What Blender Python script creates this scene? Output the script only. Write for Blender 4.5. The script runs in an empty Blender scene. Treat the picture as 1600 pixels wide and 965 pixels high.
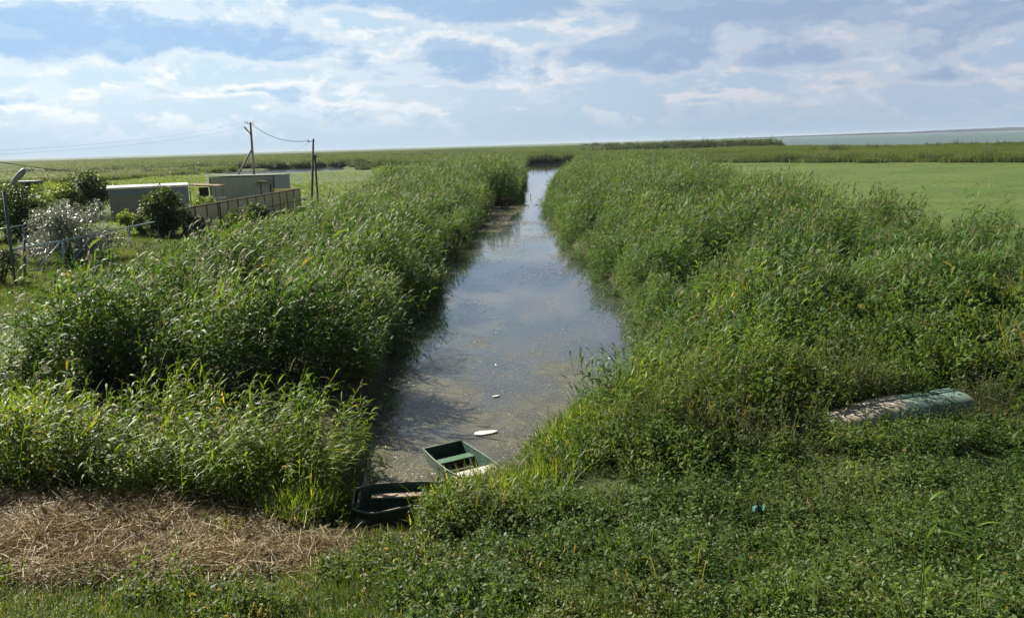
import bpy, math, random
import numpy as np
from mathutils import Vector, Matrix

random.seed(7)
RNG = np.random.default_rng(11)
SC = bpy.context.scene
COL = SC.collection
rad = math.radians

# ------------------------------------------------------------------ camera
F_PX, PITCH, ROLL, CAM_H = 1300.0, 11.16, -1.68, 7.0
cam_data = bpy.data.cameras.new('camera')
cam = bpy.data.objects.new('camera', cam_data)
COL.objects.link(cam)
cam_data.sensor_width = 36.0
cam_data.lens = 36.0 * F_PX / 1600.0
cam_data.clip_start, cam_data.clip_end = 0.1, 60000.0
CAM_R = Matrix.Rotation(rad(90 - PITCH), 3, 'X') @ Matrix.Rotation(rad(ROLL), 3, 'Z')
cam.matrix_world = Matrix.Translation((0, 0, CAM_H)) @ CAM_R.to_4x4()
SC.camera = cam

# ------------------------------------------------------------------ sun and sky
SUN_AZ, SUN_EL = -48.0, 33.0          # degrees; azimuth clockwise from +Y
SUN_DIR = Vector((math.sin(rad(SUN_AZ)) * math.cos(rad(SUN_EL)),
                  math.cos(rad(SUN_AZ)) * math.cos(rad(SUN_EL)), math.sin(rad(SUN_EL))))
sl = bpy.data.lights.new('sun', 'SUN')
sl.energy, sl.angle, sl.color = 5.0, rad(0.5), (1.0, 0.92, 0.78)
sun = bpy.data.objects.new('sun', sl)
COL.objects.link(sun)
sun.rotation_euler = SUN_DIR.to_track_quat('Z', 'Y').to_euler()
sun.location = (0, 0, 60)

SC.view_settings.view_transform = 'Standard'
SC.view_settings.look = 'None'
SC.view_settings.gamma = 1.0
SC.view_settings.exposure = 1.20
SC.view_settings.use_curve_mapping = False
SC.cycles.max_bounces = 6
SC.cycles.diffuse_bounces = 3
SC.cycles.glossy_bounces = 3
SC.cycles.transmission_bounces = 4
SC.cycles.volume_bounces = 0
SC.cycles.caustics_reflective = False
SC.cycles.caustics_refractive = False
SC.cycles.use_denoising = True


class NT:
    """small helper for building node trees"""
    def __init__(self, tree):
        self.t, self.n, self.l = tree, tree.nodes, tree.links

    def new(self, kind, **kw):
        nd = self.n.new(kind)
        for k, v in kw.items():
            setattr(nd, k, v)
        return nd

    def put(self, sock, v):
        if v is None:
            return
        if isinstance(v, bpy.types.NodeSocket):
            self.l.new(v, sock)
        else:
            if sock.type == 'RGBA' and len(v) == 3:
                v = (*v, 1.0)
            sock.default_value = v

    def math(self, op, a, b=None, c=None, clamp=False):
        nd = self.new('ShaderNodeMath', operation=op, use_clamp=clamp)
        for i, v in enumerate((a, b, c)):
            self.put(nd.inputs[i], v)
        return nd.outputs[0]

    def vmath(self, op, a, b=None):
        nd = self.new('ShaderNodeVectorMath', operation=op)
        self.put(nd.inputs[0], a)
        self.put(nd.inputs[1], b)
        return nd.outputs[0]

    def mix(self, fac, a, b, blend='MIX'):
        nd = self.new('ShaderNodeMix', data_type='RGBA', blend_type=blend)
        self.put(nd.inputs[0], fac)
        self.put(nd.inputs[6], a)
        self.put(nd.inputs[7], b)
        return nd.outputs[2]

    def noise(self, vec, scale, detail=3.0, rough=0.55, dist=0.0):
        nd = self.new('ShaderNodeTexNoise')
        self.put(nd.inputs['Vector'], vec)
        nd.inputs['Scale'].default_value = scale
        nd.inputs['Detail'].default_value = detail
        nd.inputs['Roughness'].default_value = rough
        nd.inputs['Distortion'].default_value = dist
        return nd.outputs['Fac']

    def step(self, v, lo, hi, a=0.0, b=1.0):
        nd = self.new('ShaderNodeMapRange', interpolation_type='SMOOTHSTEP')
        self.put(nd.inputs[0], v)
        for i, q in enumerate((lo, hi, a, b)):
            nd.inputs[1 + i].default_value = q
        return nd.outputs[0]

    def ramp(self, v, stops):
        nd = self.new('ShaderNodeValToRGB')
        el = nd.color_ramp.elements
        while len(el) < len(stops):
            el.new(0.5)
        for e, (p, c) in zip(el, stops):
            e.position = p
            e.color = (*c, 1.0)
        self.put(nd.inputs[0], v)
        return nd.outputs[0]


world = bpy.data.worlds.new('World')
SC.world = world
world.use_nodes = True
W = NT(world.node_tree)
W.n.clear()
w_out = W.new('ShaderNodeOutputWorld')
w_bg = W.new('ShaderNodeBackground')
SKY_STRENGTH = 0.0515
w_bg.inputs['Strength'].default_value = SKY_STRENGTH
sky = W.new('ShaderNodeTexSky', sky_type='NISHITA')
sky.sun_disc = False
sky.sun_elevation = rad(SUN_EL)
sky.sun_rotation = rad(SUN_AZ)
sky.air_density, sky.dust_density, sky.ozone_density = 1.0, 1.2, 1.0


def build_clouds():
    tc = W.new('ShaderNodeTexCoord')
    d = W.vmath('NORMALIZE', tc.outputs['Generated'])
    sp = W.new('ShaderNodeSeparateXYZ')
    W.put(sp.inputs[0], d)
    x, y, z = sp.outputs
    az = W.math('ARCTAN2', x, y)                  # 0 = +Y, + to the right
    # cloud bank directions: azimuth, elevation, half widths (radians), weight
    P = [(-0.47, 0.118, 0.16, 0.034, 1.0), (-0.25, 0.112, 0.09, 0.030, 1.0), (-0.16, 0.160, 0.11, 0.016, .9),
         (-0.07, 0.078, 0.11, 0.018, .75), (-0.56, 0.060, 0.09, 0.014, .7), (-0.33, 0.066, 0.10, 0.010, .55),
         (0.03, 0.148, 0.13, 0.022, 1.0), (0.12, 0.100, 0.15, 0.022, .9), (0.33, 0.140, 0.19, 0.032, 1.0),
         (0.30, 0.082, 0.15, 0.016, .6), (0.55, 0.11, 0.14, 0.020, .7), (0.52, 0.055, 0.16, 0.010, .5)]
    tot = None
    for a0, e0, sa, se, wt in P:
        da = W.math('DIVIDE', W.math('SUBTRACT', az, a0), sa)
        de = W.math('DIVIDE', W.math('SUBTRACT', z, e0), se)
        de = W.math('MAXIMUM', de, W.math('MULTIPLY', de, -1.5))        # flat undersides
        r2 = W.math('ADD', W.math('MULTIPLY', da, da), W.math('MULTIPLY', de, de))
        g = W.math('MULTIPLY', W.math('EXPONENT', W.math('MULTIPLY', r2, -1.0)), wt)
        tot = g if tot is None else W.math('ADD', tot, g)

    def field(dz, sc, sq):
        cx = W.new('ShaderNodeCombineXYZ')
        W.put(cx.inputs[0], x); W.put(cx.inputs[1], y)
        W.put(cx.inputs[2], W.math('MULTIPLY', W.math('ADD', z, dz), sq))
        return W.noise(cx.outputs[0], sc, 9.0, 0.60, 0.2)
    n0, n1 = field(0.0, 7.0, 2.3), field(0.010, 7.0, 2.3)
    soft = field(0.3, 4.2, 3.0)
    puff = field(0.1, 24.0, 2.0)
    dens = W.math('ADD', W.math('MULTIPLY', tot, .52), W.math('MULTIPLY', W.math('SUBTRACT', n0, .5), 1.9))
    dens = W.math('ADD', dens, W.math('MULTIPLY', W.math('SUBTRACT', puff, .5), .42))
    cover = W.step(dens, 0.04, 0.44)
    # tops of the puffs catch the light, bases stay blue grey
    lit = W.step(W.math('SUBTRACT', n0, n1), -0.01, 0.07)
    edge = W.math('MULTIPLY', W.step(dens, -0.02, 0.14), W.step(dens, 0.36, 0.16))
    white = W.math('MULTIPLY', edge, W.math('MULTIPLY_ADD', lit, 0.65, 0.45, True))
    veil = W.math('MULTIPLY', W.step(soft, .46, .68), .40)
    left = W.step(az, 0.45, -0.45)                # brighter toward the sun's side
    base_c = W.mix(left, (2.75, 3.65, 5.1), (3.45, 5.25, 7.6))
    base_c = W.mix(W.math('MULTIPLY', lit, .45), base_c, W.mix(left, (3.9, 4.7, 5.9), (5.2, 6.7, 8.0)))
    pale = W.mix(left, (3.4, 4.5, 6.1), (4.8, 6.6, 8.1))
    white_c = W.mix(left, (5.4, 5.6, 6.2), (8.4, 8.8, 9.0))
    hs = W.new('ShaderNodeHueSaturation')
    hs.inputs['Saturation'].default_value = 0.9
    W.put(hs.inputs['Color'], sky.outputs[0])
    c = W.mix(0.88, hs.outputs[0], pale)
    c = W.mix(veil, c, W.mix(left, (4.4, 5.0, 6.0), (6.6, 7.4, 8.1)))
    c = W.mix(W.math('MULTIPLY', cover, 0.90), c, base_c)
    c = W.mix(W.math('MULTIPLY', white, 0.95), c, white_c)
    # the air near the horizon
    hz = W.mix(left, (3.35, 4.4, 5.7), (4.7, 6.15, 7.3))
    c = W.mix(W.step(z, 0.058, 0.0, 0.0, 0.92), c, hz)
    # overhead and behind the camera the sky is dimmed to weaken fill light
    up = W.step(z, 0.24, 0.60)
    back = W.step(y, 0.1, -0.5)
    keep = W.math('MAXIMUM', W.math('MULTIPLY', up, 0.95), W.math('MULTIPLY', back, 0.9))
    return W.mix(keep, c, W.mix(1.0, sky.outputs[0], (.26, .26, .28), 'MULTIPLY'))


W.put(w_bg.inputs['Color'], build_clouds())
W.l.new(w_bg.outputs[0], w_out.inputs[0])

# ------------------------------------------------------------------ helpers
def ray(px, py):
    return CAM_R @ Vector(((px - 800) / F_PX, -(py - 482.5) / F_PX, -1.0))


def at(px, py, Y):
    """the point at distance Y (metres north of the camera) along a line of sight"""
    d = ray(px, py)
    t = Y / d.y
    return Vector((d.x * t, Y, CAM_H + d.z * t))


def on(px, py, z):
    d = ray(px, py)
    t = (z - CAM_H) / d.z
    return Vector((d.x * t, d.y * t, z))


def tag(o, label=None, cat=None, group=None, kind=None):
    if label: o['label'] = label
    if cat: o['category'] = cat
    if group: o['group'] = group
    if kind: o['kind'] = kind
    return o


def empty(name, loc, rz=0.0):
    o = bpy.data.objects.new(name, None)
    COL.objects.link(o)
    o.location = loc
    o.rotation_euler = (0, 0, rz)
    return o


class MB:
    """collects shapes and links them as one mesh object"""
    def __init__(self):
        self.v, self.f = [], []

    def box(self, c, s, rz=0.0, tilt=None):
        x, y, z = s[0] / 2, s[1] / 2, s[2] / 2
        m = Matrix.Rotation(rz, 3, 'Z')
        if tilt is not None:
            m = m @ tilt
        b = len(self.v)
        for sx in (-1, 1):
            for sy in (-1, 1):
                for sz in (-1, 1):
                    self.v.append(tuple(Vector(c) + m @ Vector((sx * x, sy * y, sz * z))))
        for q in ((0, 1, 3, 2), (4, 6, 7, 5), (0, 4, 5, 1), (2, 3, 7, 6), (0, 2, 6, 4), (1, 5, 7, 3)):
            self.f.append(tuple(b + i for i in q))
        return self

    def tube(self, pts, rr, n=8, cap=True):
        pts = [Vector(p) for p in pts]
        if not hasattr(rr, '__len__'):
            rr = [rr] * len(pts)
        b = len(self.v)
        for i, p in enumerate(pts):
            t = (pts[min(i + 1, len(pts) - 1)] - pts[max(i - 1, 0)]).normalized()
            a = t.cross(Vector((0, 0, 1)) if abs(t.z) < .9 else Vector((1, 0, 0))).normalized()
            c = t.cross(a)
            for k in range(n):
                w = 2 * math.pi * k / n
                self.v.append(tuple(p + rr[i] * (math.cos(w) * a + math.sin(w) * c)))
        for i in range(len(pts) - 1):
            for k in range(n):
                k2 = (k + 1) % n
                self.f.append((b + i * n + k, b + i * n + k2, b + (i + 1) * n + k2, b + (i + 1) * n + k))
        if cap:
            self.f.append(tuple(b + k for k in range(n))[::-1])
            e = b + (len(pts) - 1) * n
            self.f.append(tuple(e + k for k in range(n)))
        return self

    def grid(self, rows):
        b = len(self.v)
        n = len(rows[0])
        for r in rows:
            self.v += [tuple(p) for p in r]
        for i in range(len(rows) - 1):
            for k in range(n - 1):
                self.f.append((b + i * n + k, b + i * n + k + 1, b + (i + 1) * n + k + 1, b + (i + 1) * n + k))
        return self

    def build(self, name, m, parent=None, smooth=False, bevel=0.0):
        me = bpy.data.meshes.new(name)
        me.from_pydata([tuple(p) for p in self.v], [], self.f)
        me.materials.append(m)
        if smooth:
            me.shade_smooth()
        o = bpy.data.objects.new(name, me)
        COL.objects.link(o)
        if parent is not None:
            o.parent = parent
        if bevel:
            bv = o.modifiers.new('bevel', 'BEVEL')
            bv.width, bv.segments, bv.limit_method = bevel, 2, 'ANGLE'
        return o


def np_mesh(name, verts, faces, mats, tint=None, midx=None):
    """verts (n,3), faces (m,4) quads; tint per vertex"""
    me = bpy.data.meshes.new(name)
    verts = np.asarray(verts, np.float32)
    faces = np.asarray(faces, np.int32)
    k = faces.shape[1]
    me.vertices.add(len(verts))
    me.vertices.foreach_set('co', verts.ravel())
    me.loops.add(faces.size)
    me.loops.foreach_set('vertex_index', faces.ravel())
    me.polygons.add(len(faces))
    me.polygons.foreach_set('loop_start', np.arange(0, faces.size, k, dtype=np.int32))
    for m in mats:
        me.materials.append(m)
    if midx is not None:
        me.polygons.foreach_set('material_index', np.asarray(midx, np.int32))
    me.update(calc_edges=True)
    if tint is not None:
        a = me.attributes.new('tint', 'FLOAT', 'POINT')
        a.data.foreach_set('value', np.asarray(tint, np.float32))
    return me


def value_noise(x, y, scale, seed=0, octaves=3):
    x = np.asarray(x, float) / scale
    y = np.asarray(y, float) / scale
    out, amp, tot = 0.0, 1.0, 0.0

    def h(i, j, s):
        n = (i.astype(np.int64) * 374761393 + j.astype(np.int64) * 668265263 + s * 974711) & 0xffffffff
        n = ((n ^ (n >> 13)) * 1274126177) & 0xffffffff
        return ((n ^ (n >> 16)) & 0xffff) / 65535.0
    for o in range(octaves):
        i, j = np.floor(x), np.floor(y)
        u, v = x - i, y - j
        u, v = u * u * (3 - 2 * u), v * v * (3 - 2 * v)
        s = seed + o * 17
        q = (h(i, j, s) * (1 - u) + h(i + 1, j, s) * u) * (1 - v) + (h(i, j + 1, s) * (1 - u) + h(i + 1, j + 1, s) * u) * v
        out = out + amp * q
        tot += amp
        amp *= 0.5
        x, y = x * 2 + 13.7, y * 2 + 5.1
    return out / tot


# ------------------------------------------------------------------ materials
def material(name):
    m = bpy.data.materials.new(name)
    m.use_nodes = True
    t = NT(m.node_tree)
    t.n.clear()
    out = t.new('ShaderNodeOutputMaterial')
    return m, t, out


def principled(t, out, color, rough=0.6, spec=0.5, metal=0.0, normal=None):
    p = t.new('ShaderNodeBsdfPrincipled')
    t.put(p.inputs['Base Color'], color)
    t.put(p.inputs['Roughness'], rough)
    p.inputs['Specular IOR Level'].default_value = spec
    p.inputs['Metallic'].default_value = metal
    if normal is not None:
        t.put(p.inputs['Normal'], normal)
    t.l.new(p.outputs[0], out.inputs[0])
    return p


def bump(t, h, strength=0.3, dist=0.05):
    b = t.new('ShaderNodeBump')
    b.inputs['Strength'].default_value = strength
    b.inputs['Distance'].default_value = dist
    t.put(b.inputs['Height'], h)
    return b.outputs[0]


def worn(name, c1, c2, scale=4.0, rough=0.6, lo=.42, hi=.62, c3=None, metal=0.0, bump_s=0.15, spec=.4):
    m, t, out = material(name)
    tc = t.new('ShaderNodeTexCoord')
    v = tc.outputs['Object']
    n = t.noise(v, scale, 6, .65)
    c = t.mix(t.step(n, lo, hi), c1, c2)
    if c3 is not None:
        n2 = t.noise(v, scale * 2.7, 5, .7)
        c = t.mix(t.step(n2, .56, .66), c, c3)
    n3 = t.noise(v, scale * 9, 4, .6)
    c = t.mix(0.35, c, t.mix(n3, (0.6, 0.6, 0.6), (1.25, 1.25, 1.25)), 'MULTIPLY')
    principled(t, out, c, rough, spec, metal, bump(t, n3, bump_s, 0.02))
    return m


def foliage(name, dark, mid, light, dry=None, dry_amt=0.04, transl=0.4, rough=0.42, spec=0.45, patch=0.12,
            tr_col=None, patch2=None):
    """leaf material: patches over the ground, each plant and each leaf a little different"""
    m, t, out = material(name)
    g = t.new('ShaderNodeNewGeometry')
    oi = t.new('ShaderNodeObjectInfo')
    at_ = t.new('ShaderNodeAttribute', attribute_name='tint')
    pn = t.noise(g.outputs['Position'], patch, 3, .6)
    k = t.math('ADD', t.math('MULTIPLY', t.step(pn, .3, .7), .45),
               t.math('ADD', t.math('MULTIPLY', oi.outputs['Random'], .25), t.math('MULTIPLY', at_.outputs['Fac'], .35)))
    c = t.ramp(k, [(0.1, dark), (0.5, mid), (0.92, light)])
    if patch2 is not None:
        p2 = t.noise(g.outputs['Position'], patch * 2.1, 4, .65, .3)
        c = t.mix(t.step(p2, .55, .72, 0, .8), c, patch2)
    if dry is not None:
        h = t.math('FRACT', t.math('MULTIPLY', t.math('ADD', at_.outputs['Fac'], oi.outputs['Random']), 17.31))
        c = t.mix(t.math('GREATER_THAN', h, 1.0 - dry_amt), c, dry)
    p = t.new('ShaderNodeBsdfPrincipled')
    t.put(p.inputs['Base Color'], c)
    p.inputs['Roughness'].default_value = rough
    p.inputs['Specular IOR Level'].default_value = spec
    tr = t.new('ShaderNodeBsdfTranslucent')
    t.put(tr.inputs['Color'], t.mix(1.0, c, tr_col or (1.9, 1.75, 0.7), 'MULTIPLY'))
    mx = t.new('ShaderNodeMixShader')
    mx.inputs[0].default_value = transl
    t.l.new(p.outputs[0], mx.inputs[1])
    t.l.new(tr.outputs[0], mx.inputs[2])
    t.l.new(mx.outputs[0], out.inputs[0])
    return m


M = {}
M['reed'] = foliage('reed_leaf', (.028, .068, .020), (.072, .136, .032), (.160, .222, .062), (.24, .20, .09), .035, .32, .58, .20, .22,
                    patch2=(.085, .128, .060), tr_col=(1.75, 1.80, .65))
M['reed_bright'] = foliage('reed_leaf_bright', (.050, .104, .015), (.108, .182, .022), (.185, .250, .036), (.32, .25, .07), .03, .42, .52, .22, .22)
M['reed_dark'] = foliage('thicket_leaf', (.018, .048, .016), (.040, .086, .024), (.085, .135, .042), None, 0, .24, .58, .2, .3)
M['plume'] = foliage('reed_plume', (.16, .115, .085), (.23, .18, .13), (.32, .27, .20), None, 0, .35, .8, .1, .2, (1.2, 1.1, 1.0))
M['grass'] = foliage('tall_grass', (.046, .090, .016), (.078, .136, .024), (.125, .180, .038), (.34, .30, .12), .05, .5, .4, .45, .4)
M['weed'] = foliage('weed_leaf', (.030, .066, .018), (.068, .118, .030), (.130, .182, .054), (.18, .14, .07), .02, .36, .58, .18, .35,
                    patch2=(.070, .100, .045))
M['wormwood'] = foliage('grey_weed_leaf', (.040, .066, .028), (.066, .094, .042), (.105, .130, .064), (.22, .17, .08), .06, .36, .6, .25, .4)
M['brown_weed'] = foliage('dry_weed', (.10, .085, .035), (.16, .125, .05), (.22, .17, .08), (.10, .13, .04), .3, .35, .7, .2, .4, (1.4, 1.2, .7))
M['turf'] = foliage('turf_leaf', (.036, .072, .017), (.066, .110, .026), (.105, .144, .042), (.26, .21, .11), .06, .42, .5, .26, .5,
                    patch2=(.12, .115, .055))
M['straw'] = foliage('straw', (.18, .14, .070), (.29, .232, .120), (.44, .37, .215), (.10, .08, .05), .15, .15, .6, .3, .6, (1.1, 1.0, .8))
M['far_reed'] = foliage('far_reed', (.045, .078, .024), (.072, .112, .032), (.110, .150, .046), (.2, .17, .08), .04, .42, .5, .3, .012,
                        patch2=(.100, .122, .048))
M['far_thicket'] = foliage('far_thicket', (.035, .058, .024), (.055, .082, .030), (.08, .105, .04), None, 0, .3, .5, .35, .03)
M['bush_dark'] = foliage('dark_bush_leaf', (.035, .065, .022), (.055, .092, .030), (.085, .120, .042), None, 0, .3, .55, .25, .6)
M['bush_light'] = foliage('light_bush_leaf', (.07, .12, .02), (.12, .18, .03), (.17, .22, .05), None, 0, .45, .42, .45, .6)
M['silver'] = foliage('silver_leaf', (.095, .125, .080), (.175, .205, .150), (.34, .36, .31), None, 0, .25, .42, .5, .8, (1.1, 1.1, 1.0))
M['bark'] = worn('bark', (.09, .07, .05), (.15, .12, .09), 8, .9)
M['pole'] = worn('weathered_pole', (.22, .20, .18), (.33, .31, .28), 3, .85)
M['pole_wood'] = worn('dark_wood_pole', (.13, .11, .09), (.22, .19, .16), 3, .9)
M['wire'] = worn('black_wire', (.015, .015, .015), (.03, .03, .03), 3, .95, spec=.05)
M['wall_grey'] = worn('grey_sheet', (.50, .48, .45), (.57, .55, .52), 1.2, .5)
M['roof_white'] = worn('white_roof', (.72, .72, .70), (.80, .80, .78), 1.0, .35, c3=(.6, .59, .55))
M['trim_blue'] = worn('blue_trim', (.05, .10, .20), (.08, .14, .26), 3, .5)
M['door_grey'] = worn('pale_door', (.52, .52, .52), (.58, .58, .57), 2, .5)
M['wagon_wall'] = worn('wagon_wall', (.24, .24, .24), (.19, .20, .21), .8, .7, c3=(.30, .28, .26))
M['wagon_blue'] = worn('wagon_blue', (.16, .22, .30), (.22, .28, .34), 1.5, .6, c3=(.30, .32, .33))
M['rust_sheet'] = worn('rusty_sheet', (.16, .09, .05), (.25, .16, .10), 2, .8)
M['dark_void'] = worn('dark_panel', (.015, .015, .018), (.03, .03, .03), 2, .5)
M['canopy'] = worn('canopy', (.45, .40, .34), (.52, .47, .40), 3, .4)
M['fence_beige'] = worn('beige_sheet', (.70, .59, .36), (.76, .66, .44), 1.0, .6, c3=(.54, .44, .28))
M['fence_post'] = worn('rust_red_post', (.20, .075, .045), (.27, .11, .06), 3, .8)
M['pipe_blue'] = worn('pale_blue_pipe', (.34, .46, .54), (.44, .54, .60), 4, .35, c3=(.30, .24, .18))
M['pipe_dark'] = worn('dark_pipe', (.10, .13, .15), (.16, .20, .22), 4, .6)
M['lamp_grey'] = worn('grey_lamp', (.36, .37, .38), (.46, .46, .46), 3, .5)
M['white_plastic'] = worn('white_plastic', (.70, .69, .66), (.78, .77, .74), 3, .5)
M['boat_green'] = worn('boat_green', (.020, .064, .042), (.034, .090, .060), 3.5, .55, c3=(.11, .13, .10))
M['boat_seat_green'] = worn('seat_green', (.06, .16, .09), (.09, .20, .12), 5, .6, c3=(.14, .15, .12))
M['boat_seat_white'] = worn('seat_white', (.66, .64, .58), (.76, .74, .69), 5, .5, c3=(.40, .38, .33))
M['boat_dark'] = worn('boat_dark', (.030, .070, .050), (.05, .095, .07), 4, .65, c3=(.12, .11, .09))
M['boat_rim'] = worn('boat_rim', (.26, .25, .22), (.16, .17, .14), 6, .7)
M['plank'] = worn('old_plank', (.30, .24, .18), (.40, .33, .26), 6, .8)
M['floating_white'] = worn('painted_board', (.72, .70, .67), (.80, .78, .75), 5, .5, c3=(.55, .50, .44))
M['rag'] = worn('turquoise_bag', (.035, .12, .11), (.06, .17, .155), 12, .9)
M['mound'] = worn('sandy_soil', (.22, .17, .13), (.32, .26, .20), 2, .95, bump_s=.6)


def hull_material():
    m, t, out = material('peeling_hull')
    tc = t.new('ShaderNodeTexCoord')
    v = tc.outputs['Object']
    sp = t.new('ShaderNodeSeparateXYZ')
    t.put(sp.inputs[0], v)
    n = t.noise(v, 3.0, 6, .68)
    pos = t.math('ADD', sp.outputs[0], t.math('MULTIPLY', t.math('SUBTRACT', n, .5), 1.6))
    green = t.mix(t.noise(v, 7, 5), (.11, .20, .165), (.20, .29, .24))
    bare = t.mix(t.step(t.noise(v, 9, 5, .7), .4, .62), (.45, .42, .345), (.33, .30, .235))
    bare = t.mix(t.step(t.noise(v, 5, 4, .6), .57, .68), bare, (.44, .36, .20))
    c = t.mix(t.step(pos, -.05, .35), bare, green)
    sc = t.new('ShaderNodeMapping')
    t.put(sc.inputs[0], v)
    sc.inputs['Scale'].default_value = (1.2, 14, 14)
    crack = t.step(t.noise(sc.outputs[0], 1.6, 3, .6), .60, .66)
    c = t.mix(t.math('MULTIPLY', crack, .5), c, (.12, .10, .08))
    principled(t, out, c, .55, .4, 0, bump(t, n, .25, .03))
    return m


M['hull_peel'] = hull_material()


def water_material(name, mats=True, deep=(.058, .062, .056), rough=.06, ripple=.04, far=False, spec=.5):
    m, t, out = material(name)
    g = t.new('ShaderNodeNewGeometry')
    pos = g.outputs['Position']
    mp = t.new('ShaderNodeMapping')
    t.put(mp.inputs[0], pos)
    mp.inputs['Scale'].default_value = (1, .55, 1)
    rip = t.noise(mp.outputs[0], 3.0 if not far else .4, 4, .6)
    nb = bump(t, rip, ripple, .05)
    p = t.new('ShaderNodeBsdfPrincipled')
    p.inputs['Base Color'].default_value = (*deep, 1)
    p.inputs['Roughness'].default_value = rough
    p.inputs['IOR'].default_value = 1.333
    p.inputs['Specular IOR Level'].default_value = spec
    t.put(p.inputs['Normal'], nb)
    if not mats:
        t.l.new(p.outputs[0], out.inputs[0])
        return m
    # mats of floating weed just under and on the surface, thick at the channel's head
    sp = t.new('ShaderNodeSeparateXYZ')
    t.put(sp.inputs[0], pos)
    near = t.step(sp.outputs[1], 38, 17, -0.13, 0.15)
    big = t.noise(mp.outputs[0], .42, 5, .62, .4)
    fine = t.noise(pos, 9.0, 5, .7)
    k = t.math('ADD', t.math('ADD', t.math('MULTIPLY', big, .75), t.math('MULTIPLY', fine, .25)), near)
    mask = t.step(k, .50, .62)
    col = t.mix(t.step(t.noise(pos, 1.3, 4, .6), .42, .62), (.075, .074, .055), (.125, .118, .070))
    col = t.mix(t.step(t.noise(pos, 26, 3, .7), .55, .7), col, (.30, .27, .18))
    col = t.mix(t.step(t.noise(pos, 14, 3, .7), .56, .68), col, (.035, .035, .03))
    q = t.new('ShaderNodeBsdfPrincipled')
    t.put(q.inputs['Base Color'], col)
    q.inputs['Roughness'].default_value = .38
    q.inputs['Specular IOR Level'].default_value = .28
    t.put(q.inputs['Normal'], bump(t, fine, .25, .02))
    mx = t.new('ShaderNodeMixShader')
    t.put(mx.inputs[0], t.math('MULTIPLY', mask, .74))
    t.l.new(p.outputs[0], mx.inputs[1])
    t.l.new(q.outputs[0], mx.inputs[2])
    t.l.new(mx.outputs[0], out.inputs[0])
    return m


M['canal'] = water_material('canal_water', rough=.035, spec=.8, deep=(.040, .046, .046))
M['pond'] = water_material('pond_water', False, (.03, .035, .03), .12, .05, True)
M['lake'] = water_material('lake_water', False, (.085, .125, .115), .40, .3, True, .22)


def ground_material():
    m, t, out = material('ground')
    g = t.new('ShaderNodeNewGeometry')
    pos = g.outputs['Position']
    a = t.new('ShaderNodeAttribute', attribute_name='zone')
    s = t.new('ShaderNodeSeparateColor')
    t.put(s.inputs[0], a.outputs['Color'])
    soil = t.mix(t.noise(pos, 2.0, 6, .65), (.040, .034, .022), (.085, .072, .045))
    n1 = t.noise(pos, .06, 5, .62)
    n2 = t.noise(pos, 1.1, 4, .65)
    meadow = t.mix(t.step(n1, .38, .62), (.066, .112, .024), (.094, .136, .032))
    meadow = t.mix(t.step(t.noise(pos, .22, 5, .7), .50, .68, 0, .5), meadow, (.115, .130, .042))
    meadow = t.mix(t.step(n2, .45, .75, 0, .5), meadow, (.056, .088, .022))
    n3 = t.noise(pos, .01, 6, .65)
    marsh = t.mix(t.step(n3, .36, .64), (.062, .100, .030), (.100, .134, .044))
    n4 = t.noise(pos, .12, 5, .7)
    marsh = t.mix(t.step(n4, .5, .7, 0, .6), marsh, (.06, .085, .03))
    gravel = t.mix(t.noise(pos, 7.0, 5, .7), (.17, .145, .115), (.30, .26, .21))
    c = t.mix(s.outputs[0], soil, meadow)
    c = t.mix(s.outputs[1], c, marsh)
    c = t.mix(s.outputs[2], c, gravel)
    principled(t, out, c, .95, .15, 0, bump(t, n2, .5, .08))
    return m


M['ground'] = ground_material()

# ------------------------------------------------------------------ the lie of the land
LY = np.array([13.8, 15.4, 16.7, 18.8, 20.7, 24.3, 33.8, 48, 70, 93, 99, 101, 145, 189, 306])
LX = np.array([-3.35, -3.3, -3.2, -3.4, -3.7, -3.9, -4.7, -4.0, -3.1, -2.3, -1.7, 1.0, 2.3, 3.6, 7.0])
RY = np.array([13.8, 15.4, 17.0, 18.6, 20.8, 23.0, 25.7, 32.6, 44, 59, 89, 143, 200, 306])
RX = np.array([-2.05, -1.72, 0.05, 1.0, 2.5, 3.9, 4.8, 5.3, 4.9, 4.2, 4.2, 8.6, 14.5, 24.0])
BLY = np.array([20, 24, 30, 38, 56, 75, 95, 163, 273, 310])
BLX = np.array([-12.5, -15, -16.5, -16.8, -14.3, -15, -17.5, -22, -21, -21])
BRY = np.array([20, 30, 38, 60, 124, 197, 236, 310])
BRX = np.array([5, 27, 24.5, 25, 28, 45, 54, 60])


def canal_dist(x, y):
    """signed distance-ish: positive inside the channel"""
    d = np.minimum(x - np.interp(y, LY, LX), np.interp(y, RY, RX) - x)
    return np.minimum(d, np.minimum((y - 13.95), (306 - y)))


def in_poly(x, y, poly):
    c = np.zeros(np.shape(x), bool)
    n = len(poly)
    for i in range(n):
        (x1, y1), (x2, y2) = poly[i], poly[(i + 1) % n]
        if y1 == y2:
            continue
        t = ((y1 > y) != (y2 > y)) & (x < (x2 - x1) * (y - y1) / (y2 - y1) + x1)
        c ^= t
    return c


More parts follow.
